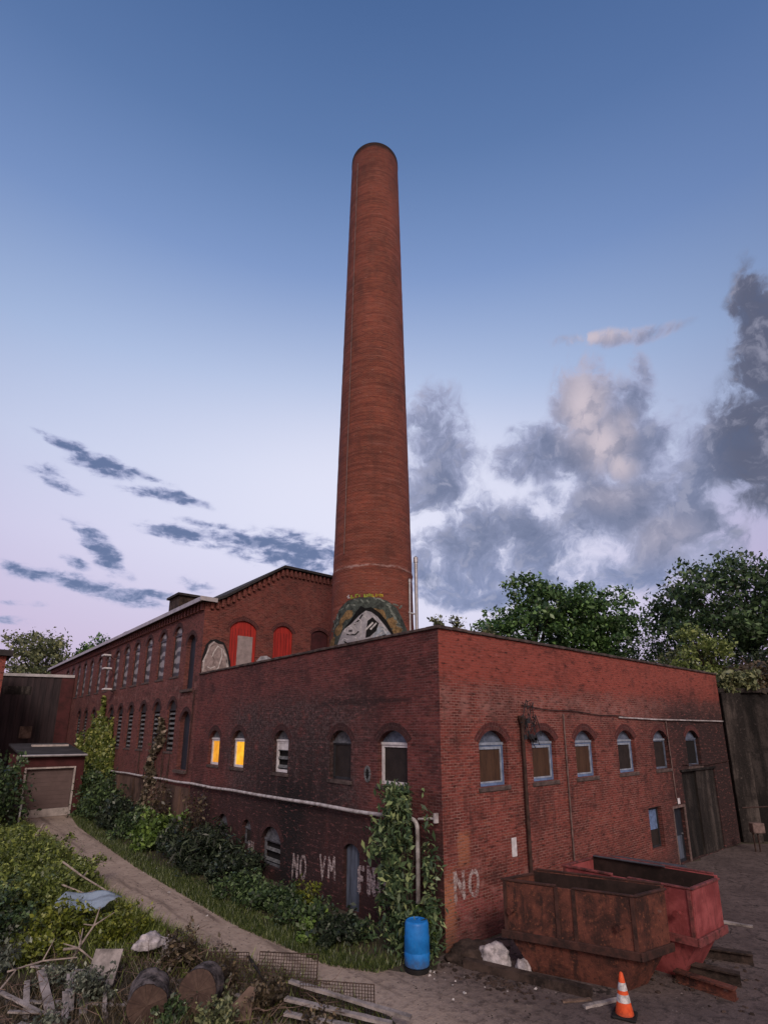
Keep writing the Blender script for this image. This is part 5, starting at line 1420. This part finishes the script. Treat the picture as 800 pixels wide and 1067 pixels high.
skip('rust brown steel skip with flaking plates nearest to the orange cone', (.36, -1.44), (1.36, -3.95), (2.33, -4.10), 1.74, .76, M['rust'], M['rust_dk'], .42, M['rust_edge'])
r2 = skip('faded red steel skip standing behind the rusty one', (2.42, -1.66), (2.68, -4.50), (3.98, -4.55), 1.76, .86, M['redskip'], M['rust_dk'], .5, M['red_edge'])
cs = MB()
for i in range(12): cs.box(i * .13, i * .13 + .075, 0, 1.7, .0, .025); cs.box(i * .13 + .075, i * .13 + .13, 0, 1.7, -.02, .005)
shd = cs.build('corrugated_sheet', M['steelsheet'], None, (3.72, -3.5, 1.90), R(8)); shd.rotation_euler = (R(-1), R(9), R(4))
tag(shd, 'blue grey corrugated sheet lying across the far rim of the red skip', 'metal sheet')

# timbers and beams
def beam(label, p0, p1, w, h, mat, z=0., roll=0, name='timber', cat='timber', group=None):
    p0, p1 = Vector((*p0, 0)), Vector((*p1, 0)); d = p1 - p0; Ln = d.length
    b = MB()
    n = 8; prev = None
    for i in range(n + 1):
        jit = lambda: random.uniform(-.006, .006)
        ring = [(Ln * i / n, -w / 2 + jit(), jit()), (Ln * i / n, w / 2 + jit(), jit()), (Ln * i / n, w / 2 + jit(), h + jit()), (Ln * i / n, -w / 2 + jit(), h + jit())]
        b.v += ring; k = len(b.v) - 4
        if i:
            for q in range(4): b.f.append((k - 4 + q, k - 4 + (q + 1) % 4, k + (q + 1) % 4, k + q))
        if i in (0, n): b.f.append((k, k + 1, k + 2, k + 3) if i else (k + 3, k + 2, k + 1, k))
    o = b.build(name, mat, None, (p0.x, p0.y, z)); o.rotation_euler = (0, roll, math.atan2(d.y, d.x))
    return tag(o, label, cat, group)


def channel(label, p0, p1, w, h, mat, z=0.):
    p0, p1 = Vector((*p0, 0)), Vector((*p1, 0)); d = p1 - p0; Ln = d.length
    b = MB().box(0, Ln, -w / 2, w / 2, 0, .03).box(0, Ln, -w / 2, w / 2, h - .03, h).box(0, Ln, -.02, .02, .0305, h - .0305)
    o = b.build('steel_beam', mat, None, (p0.x, p0.y, z), math.atan2(d.y, d.x)); return tag(o, label, 'beam', 'steel beams under the skips')


channel('long dark steel beam under the red skip on the right', (3.9, -2.9), (4.75, -4.75), .2, .22, M['oldbeam'])
channel('rusty steel beam lying between the two skips', (2.9, -3.2), (3.35, -4.95), .2, .24, M['oldbeam'])
channel('short rusty steel beam nearest to the orange cone', (2.6, -4.0), (2.6, -5.1), .2, .22, M['rust'])
beam('long brown timber kerb on the ground in front of the rusty skip', (-.2, -.75), (.62, -3.25), .2, .17, M['oldbeam'])
beam('pale loose plank on the asphalt right of the red skip', (6.9, -2.7), (7.3, -4.0), .12, .05, M['lumber'], .014, name='plank', cat='plank')
beam('pale broken plank lying behind the traffic cone', (.12, -3.38), (.92, -3.66), .1, .04, M['lumber'], .014, name='plank', cat='plank')
beam('flat pale plank on the ground left of the cone base', (.0, -3.0), (.5, -3.3), .08, .03, M['lumber_br'], .014, name='plank', cat='plank')

# blue barrel
bar = thing('blue_barrel', 'bright blue plastic barrel on a black base by the sapling', 'barrel', (-1.12, -.22, .0))
MB().lathe([(.02, .10), (.235, .10), (.262, .125), (.27, .20), (.275, .36), (.262, .385), (.262, .40), (.272, .42), (.268, .62), (.272, .66), (.262, .70), (.256, .92), (.235, .965), (.215, .975), (.21, .955), (.02, .955)], 36).build('drum', M['bluebarrel'], bar, smooth=True)
MB().lathe([(.04, .956), (.04, .985), (.01, .99)], 14, Matrix.Translation((.11, .04, 0))).build('bung', M['bluebarrel'], bar)
MB().lathe([(.02, 0), (.262, 0), (.262, .095), (.02, .099)], 30).build('base', M['rubber'], bar)

# traffic cone
cone = thing('traffic_cone', 'orange traffic cone with two white bands standing alone in the yard', 'traffic cone', (.41, -4.01, .014), R(20))


def ccr(z): return .155 - (z - .045) / .64 * .125


MB().lathe([(ccr(.045), .045), (ccr(.24), .24), (ccr(.54), .54), (ccr(.68), .68), (.015, .70)], 28).build('cone', M['orange'], cone, smooth=True)
MB().lathe([(ccr(.24) + .002, .24), (ccr(.36) + .002, .36)], 28, cap=False).build('reflective_band', M['reflect'], cone, smooth=True)
MB().lathe([(ccr(.42) + .002, .42), (ccr(.54) + .002, .54)], 28, cap=False).build('reflective_band', M['reflect'], cone, smooth=True)
MB().box(-.2, .2, -.2, .2, 0, .045).build('base', M['rubber'], cone, bevel=.015)


# crumpled sacks and cloths
def crumple(label, name, cat, loc, sx, sy, sz, mat, seed, rot=0):
    r = random.Random(seed); bm = bmesh.new(); bmesh.ops.create_icosphere(bm, subdivisions=4, radius=1)
    from mathutils import noise as mn
    for v in bm.verts:
        n1 = mn.noise(v.co * 1.6 + Vector((seed, 0, 0))); n2 = mn.noise(v.co * 4.2 + Vector((0, seed, 0))); n3 = mn.noise(v.co * 9 + Vector((0, 0, seed)))
        v.co *= 1 + .35 * n1 + .22 * abs(n2) + .06 * n3
        v.co.x *= sx; v.co.y *= sy; v.co.z = max(-.35, v.co.z) * sz + .33 * sz
    me = bpy.data.meshes.new(name); bm.to_mesh(me); bm.free()
    for p in me.polygons: p.use_smooth = True
    return tag(link(name, me, mat, None, loc, rot), label, cat)


crumple('large crumpled white sack against the rusty skip', 'sack', 'sack', (.42, -1.05, .02), .36, .2, .28, M['rag'], 3, R(-60))
crumple('small white bundle at the end of the timber kerb', 'sack', 'sack', (.55, -1.72, .02), .16, .14, .16, M['rag'], 5)
crumple('dirty white cloth heap on top of the bank above the logs', 'cloth_heap', 'cloth', (-5.35, 4.1, .25), .30, .2, .2, M['rag'], 8)
crumple('grey white cloth beside the bigger cloth heap', 'cloth_heap', 'cloth', (-5.0, 3.75, .2), .14, .14, .22, M['rag'], 12)
crumple('pile of dark earth and leaves at the brick corner', 'earth_pile', 'pile', (.25, -.5, 0), .55, .4, .22, M['oldbeam'], 15)

# pale blue plastic sheet, draped and folded
tp = bpy.data.meshes.new('plastic_sheet'); V = []; F = []; nx, ny = 26, 16
for j in range(ny + 1):
    for i in range(nx + 1):
        u, v = i / nx, j / ny
        x = (u - .5) * 1.6; y = (v - .5) * 1.0 + .1 * math.sin(u * 5); z = .10 + .045 * math.sin(u * 7 + v * 3) * (.4 + v) + .03 * math.sin(v * 9 - u * 4) + .12 * v + random.uniform(-.006, .006)
        V.append((x * (1 - .25 * (v < .5) * abs(u - .5)), y, z))
for j in range(ny):
    for i in range(nx): a = j * (nx + 1) + i; F.append((a, a + 1, a + nx + 2, a + nx + 1))
tp.from_pydata(V, [], F)
for p in tp.polygons: p.use_smooth = True
tpo = link('plastic_sheet', tp, M['tarp'], None, (-5.95, 7.5, .42), R(-42)); tag(tpo, 'crumpled pale blue plastic sheet lying on the weeds left of the lane', 'sheet')
so_ = tpo.modifiers.new('thickness', 'SOLIDIFY'); so_.thickness = .006


def branch(label, pts, r0, r1=.006, twigs=0):
    mb = MB(); n = len(pts); mb.tube(pts, [r0 + (r1 - r0) * i / (n - 1) for i in range(n)], 7)
    for i in range(twigs):
        k = random.randint(1, n - 2); p = Vector(pts[k]); mb.tube([p, p + Vector((random.uniform(-.4, .4), random.uniform(-.4, .4), random.uniform(0, .4)))], [r1 * 1.5, r1 * .6], 5)
    me = mb.mesh('branch'); o = link('branch', me, M['twig']); return tag(o, label, 'branch', 'bleached branches on the bank')


branch('long bleached branch sloping down to the blue sheet', [(-6.15, 9.9, 1.15), (-5.7, 9.2, .8), (-5.15, 8.5, .45), (-4.95, 8.2, .2)], .03, .018, 2)
branch('second bleached branch lower beside the blue sheet', [(-6.3, 8.9, .75), (-5.75, 8.5, .5), (-5.2, 8.1, .25)], .026, .014, 1)
branch('forked bleached branch standing above the grey board', [(-6.75, 4.8, .1), (-6.62, 4.65, .45), (-6.4, 4.7, .75), (-6.3, 4.75, 1.1)], .03, .012, 3)
branch('crooked pale branch with a white knob', [(-6.95, 4.7, .4), (-6.7, 4.5, .42), (-6.45, 4.3, .2)], .03, .014, 2)
branch('thin pale stick lying across the planks', [(-8.0, 4.3, .35), (-7.4, 4.3, .4), (-6.8, 4.1, .38)], .02, .012, 1)
branch('pale stick leaning at the far left by the planks', [(-8.35, 3.4, .2), (-7.9, 3.9, .5), (-7.5, 4.1, .45)], .02, .01, 1)
branch('dark stump of a broken branch in the weeds near the garage', [(-5.7, 18.6, 0), (-5.6, 18.4, .6), (-5.4, 18.2, 1.15)], .1, .05, 1)


# logs
def log(label, loc, Ln, r0, rot, seed):
    root = thing('log', label, 'log', loc); root.rotation_euler = rot
    from mathutils import noise as mn
    me = bpy.data.meshes.new('bark'); V = []; F = []; S, N_ = 48, 14
    for i in range(N_ + 1):
        for k in range(S):
            th = 2 * math.pi * k / S; rr = r0 * (1 + .07 * mn.noise(Vector((math.cos(th) * 1.4, math.sin(th) * 1.4, seed))) + .05 * mn.noise(Vector((math.cos(th) * 5, math.sin(th) * 5, i * .45 + seed))))
            V.append((rr * math.cos(th), rr * math.sin(th), -Ln * i / N_))
    for i in range(N_):
        for k in range(S): F.append((i * S + k, (i + 1) * S + k, (i + 1) * S + (k + 1) % S, i * S + (k + 1) % S))
    F.append(tuple(N_ * S + k for k in reversed(range(S))))
    me.from_pydata(V, [], F)
    for p in me.polygons: p.use_smooth = True
    link('bark', me, M['bark'], root)
    me2 = bpy.data.meshes.new('sawn_end'); V2 = [(0, 0, .004)]; F2 = []
    for q in range(1, 7):
        for k in range(S):
            x, y, _ = V[k]; f = q / 6 * .985; V2.append((x * f, y * f, .004 + .012 * mn.noise(Vector((x * 6, y * 6, q * .2 + seed)))))
    for k in range(S): F2.append((0, 1 + k, 1 + (k + 1) % S))
    for q in range(5):
        for k in range(S): F2.append((1 + q * S + k, 1 + (q + 1) * S + k, 1 + (q + 1) * S + (k + 1) % S, 1 + q * S + (k + 1) % S))
    me2.from_pydata(V2, [], F2); link('sawn_end', me2, M['logend'], root)
    return root


def aim(d): return Vector(d).normalized().to_track_quat('Z', 'Y').to_euler()


log('thick log with split sawn end and grey bark on top', (-6.30, 1.15, .34), .62, .33, aim((-.36, -.92, -.06)), 2.)
log('round sawn log end facing the viewer right of the split log', (-5.48, .95, .40), .5, .35, aim((-.66, -.74, .12)), 6.)

# old planks and boards at lower left
PL = [((-7.45, 4.05), (-7.5, 2.6), .15, 'grey weathered plank sloping left of the pale board', .30), ((-7.0, 3.6), (-7.25, 2.35), .15, 'grey weathered plank second from the pale board', .28), ((-6.75, 3.5), (-7.05, 2.2), .13, 'grey plank next to the pale grey green weed', .24),
      ((-7.9, 3.3), (-7.0, 2.95), .10, 'grey plank lying crosswise under the others', .12), ((-8.1, 2.9), (-7.3, 2.5), .08, 'thin grey batten at the lower left', .16), ((-7.7, 3.9), (-7.85, 2.7), .10, 'narrow grey batten at the left of the planks', .22), ((-7.2, 3.0), (-7.35, 2.1), .10, 'short grey plank end at the bottom of the picture', .2)]
PL += [((-8.2, 3.7), (-7.6, 2.6), .09, 'dark grey slat at the far left of the old planks', .26), ((-7.6, 4.3), (-6.7, 3.75), .08, 'grey slat lying just below the yellowish bush', .34), ((-6.5, 3.0), (-6.75, 2.0), .07, 'thin grey slat right of the grey green weed', .2),
       ((-7.05, 2.6), (-6.2, 2.15), .08, 'grey slat lying crosswise near the split log', .1), ((-8.0, 2.4), (-7.5, 1.9), .1, 'worn slat end in the bottom left corner', .12), ((-4.7, 1.0), (-4.0, -.3), .07, 'dark thin slat between the mesh panels', .12)]
for p0, p1, w, lb, z in PL:
    beam(lb, p0, p1, w, .03, M['lumber'], z, R(8), 'plank', 'plank', 'old planks on the left bank')
bd_ = MB().box(-.28, .28, -.012, .012, 0, .62).build('board', M['lumber'], None, (-6.6, 3.1, .12), R(-40), bevel=.004); bd_.rotation_euler = (R(-32), 0, R(-40))
tag(bd_, 'pale grey board leaning behind the grey green weed', 'board')
bd_ = link('board', panel('board', [(0, 0), (.4, 0), (.42, .5), (.3, .52), (.02, .22)], [], .04, 0), M['lumber_br'], None, (-5.15, .35, .05)); bd_.rotation_euler = (R(-20), 0, R(-50))
tag(bd_, 'broken pale brown board tilted beside the round log end', 'board')
beam('long pale board pointing toward the lane at the bottom', (-4.05, .15), (-2.9, -1.95), .11, .05, M['lumber'], .42, R(5), 'plank', 'plank', 'long boards by the wire mesh')
beam('second long pale board below the first one', (-4.3, -.15), (-3.3, -1.9), .11, .05, M['lumber'], .3, R(2), 'plank', 'plank', 'long boards by the wire mesh')
beam('third pale board at the bottom edge by the wire mesh', (-4.45, -.4), (-3.6, -1.9), .12, .05, M['lumber'], .2, 0, 'plank', 'plank', 'long boards by the wire mesh')
pol = MB().tube([(-4.35, 1.25, .62), (-4.2, .35, .15)], .028, 8).mesh('pole')
tag(link('pole', pol, M['rubber']), 'dark pole slanting between the wire mesh panels', 'pole')


def wire_panel(label, p0, p1, h, lean):
    p0, p1 = Vector((*p0, 0)), Vector((*p1, 0)); d = p1 - p0; Ln = d.length; mb = MB(); s = .055
    for i in range(int(Ln / s) + 1): mb.tube([(i * s, 0, 0), (i * s, 0, h)], .006, 4, cap=False)
    for j in range(int(h / s) + 1): mb.tube([(0, .004, j * s), (Ln, .004, j * s)], .006, 4, cap=False)
    mb.tube([(0, 0, 0), (0, 0, h), (Ln, 0, h), (Ln, 0, 0)], .011, 5)
    o = mb.build('wire_panel', M['mesh'], None, (p0.x, p0.y, 0)); o.rotation_euler = (lean, 0, math.atan2(d.y, d.x)); return tag(o, label, 'wire mesh', 'wire mesh panels')


wire_panel('upright rusty wire mesh panel nearest to the logs', (-4.95, 1.75), (-4.35, 1.2), .72, R(4))
wire_panel('middle rusty wire mesh panel bent over the weeds', (-4.35, .85), (-3.55, .0), .78, R(-8))
wire_panel('low wire mesh panel beside the long boards', (-3.95, -.1), (-3.05, -1.15), .55, R(6))
wire_panel('small wire mesh panel behind the logs', (-5.15, 3.2), (-4.75, 2.8), .55, R(10))

# tangle of dead twigs on the bank
tw = MB(); r9 = random.Random(21)
for i in range(420):
    y = r9.uniform(-1.4, 4.8); x = r9.uniform(-8.6, np.interp(y, [-1.4, 1.2, 3.2, 4.8], [-3.1, -3.5, -4.2, -4.5])); a = r9.uniform(0, 6.28); ln = r9.uniform(.15, .6); z = r9.uniform(.02, .38)
    dx, dy, dz_ = math.cos(a) * ln, math.sin(a) * ln, r9.uniform(-.5, .6) * ln
    tw.tube([(x, y, z), (x + dx * .5, y + dy * .5, max(.02, z + dz_ * .5 + r9.uniform(-.05, .05))), (x + dx, y + dy, max(.02, z + dz_))], [.008, .006, .003], 4, cap=False)
tw.build('twigs', M['lumber_br'])['kind'] = 'stuff'

# rubble, chips and litter
def scatter(name, spots, mat, smin, smax, seed=1):
    r = random.Random(seed); mb = MB()
    for x, y in spots:
        s = r.uniform(smin, smax); Mx = Matrix.Translation((x, y, s * .25)) @ Matrix.Rotation(r.uniform(0, 6.3), 4, 'Z') @ Matrix.Rotation(r.uniform(-.5, .5), 4, 'X')
        b = len(mb.v); a, c, d = s * r.uniform(.5, 1), s * r.uniform(.4, .8), s * r.uniform(.2, .5)
        P = [(-a, -c, -d), (a * .8, -c, -d), (a, c * .7, -d), (-a * .7, c, -d), (-a * .6, -c * .6, d), (a * .6, -c * .5, d * .8), (a * .5, c * .6, d), (-a * .5, c * .5, d * .7)]
        mb.v += [tuple(Mx @ Vector(p)) for p in P]; mb.f += [tuple(b + i for i in q) for q in ((0, 3, 2, 1), (4, 5, 6, 7), (0, 1, 5, 4), (1, 2, 6, 5), (2, 3, 7, 6), (3, 0, 4, 7))]
    o = mb.build(name, mat); o['kind'] = 'stuff'; return o


rr_ = random.Random(11)
scatter('gravel', [(rr_.gauss(-3.5, .7), rr_.uniform(-2, 28)) for _ in range(900)] + [(rr_.gauss(.2, 1.6), rr_.gauss(-3, 1.2)) for _ in range(900)] + [(rr_.uniform(-2, 12), rr_.uniform(-6, -.2)) for _ in range(900)], M['rubble'], .008, .035)
scatter('rubble', [(rr_.gauss(-.1, .35), rr_.gauss(-1.6, .5)) for _ in range(220)] + [(rr_.gauss(.35, .4), rr_.gauss(-.6, .25)) for _ in range(160)] + [(rr_.gauss(3.2, .6), rr_.gauss(-4.2, .5)) for _ in range(160)], M['oldbeam'], .02, .08, 3)
scatter('debris', [(rr_.uniform(-8.3, -3.6), rr_.uniform(-1.2, 4.2)) for _ in range(700)], M['rubble'], .02, .10, 5)
scatter('litter', [(rr_.gauss(-.6, .5), rr_.gauss(-.9, .5)) for _ in range(26)] + [(rr_.gauss(-2.6, .5), rr_.uniform(0, 14)) for _ in range(16)] + [(rr_.gauss(.5, .5), rr_.gauss(-1.6, .5)) for _ in range(14)], M['paper'], .025, .06, 7)
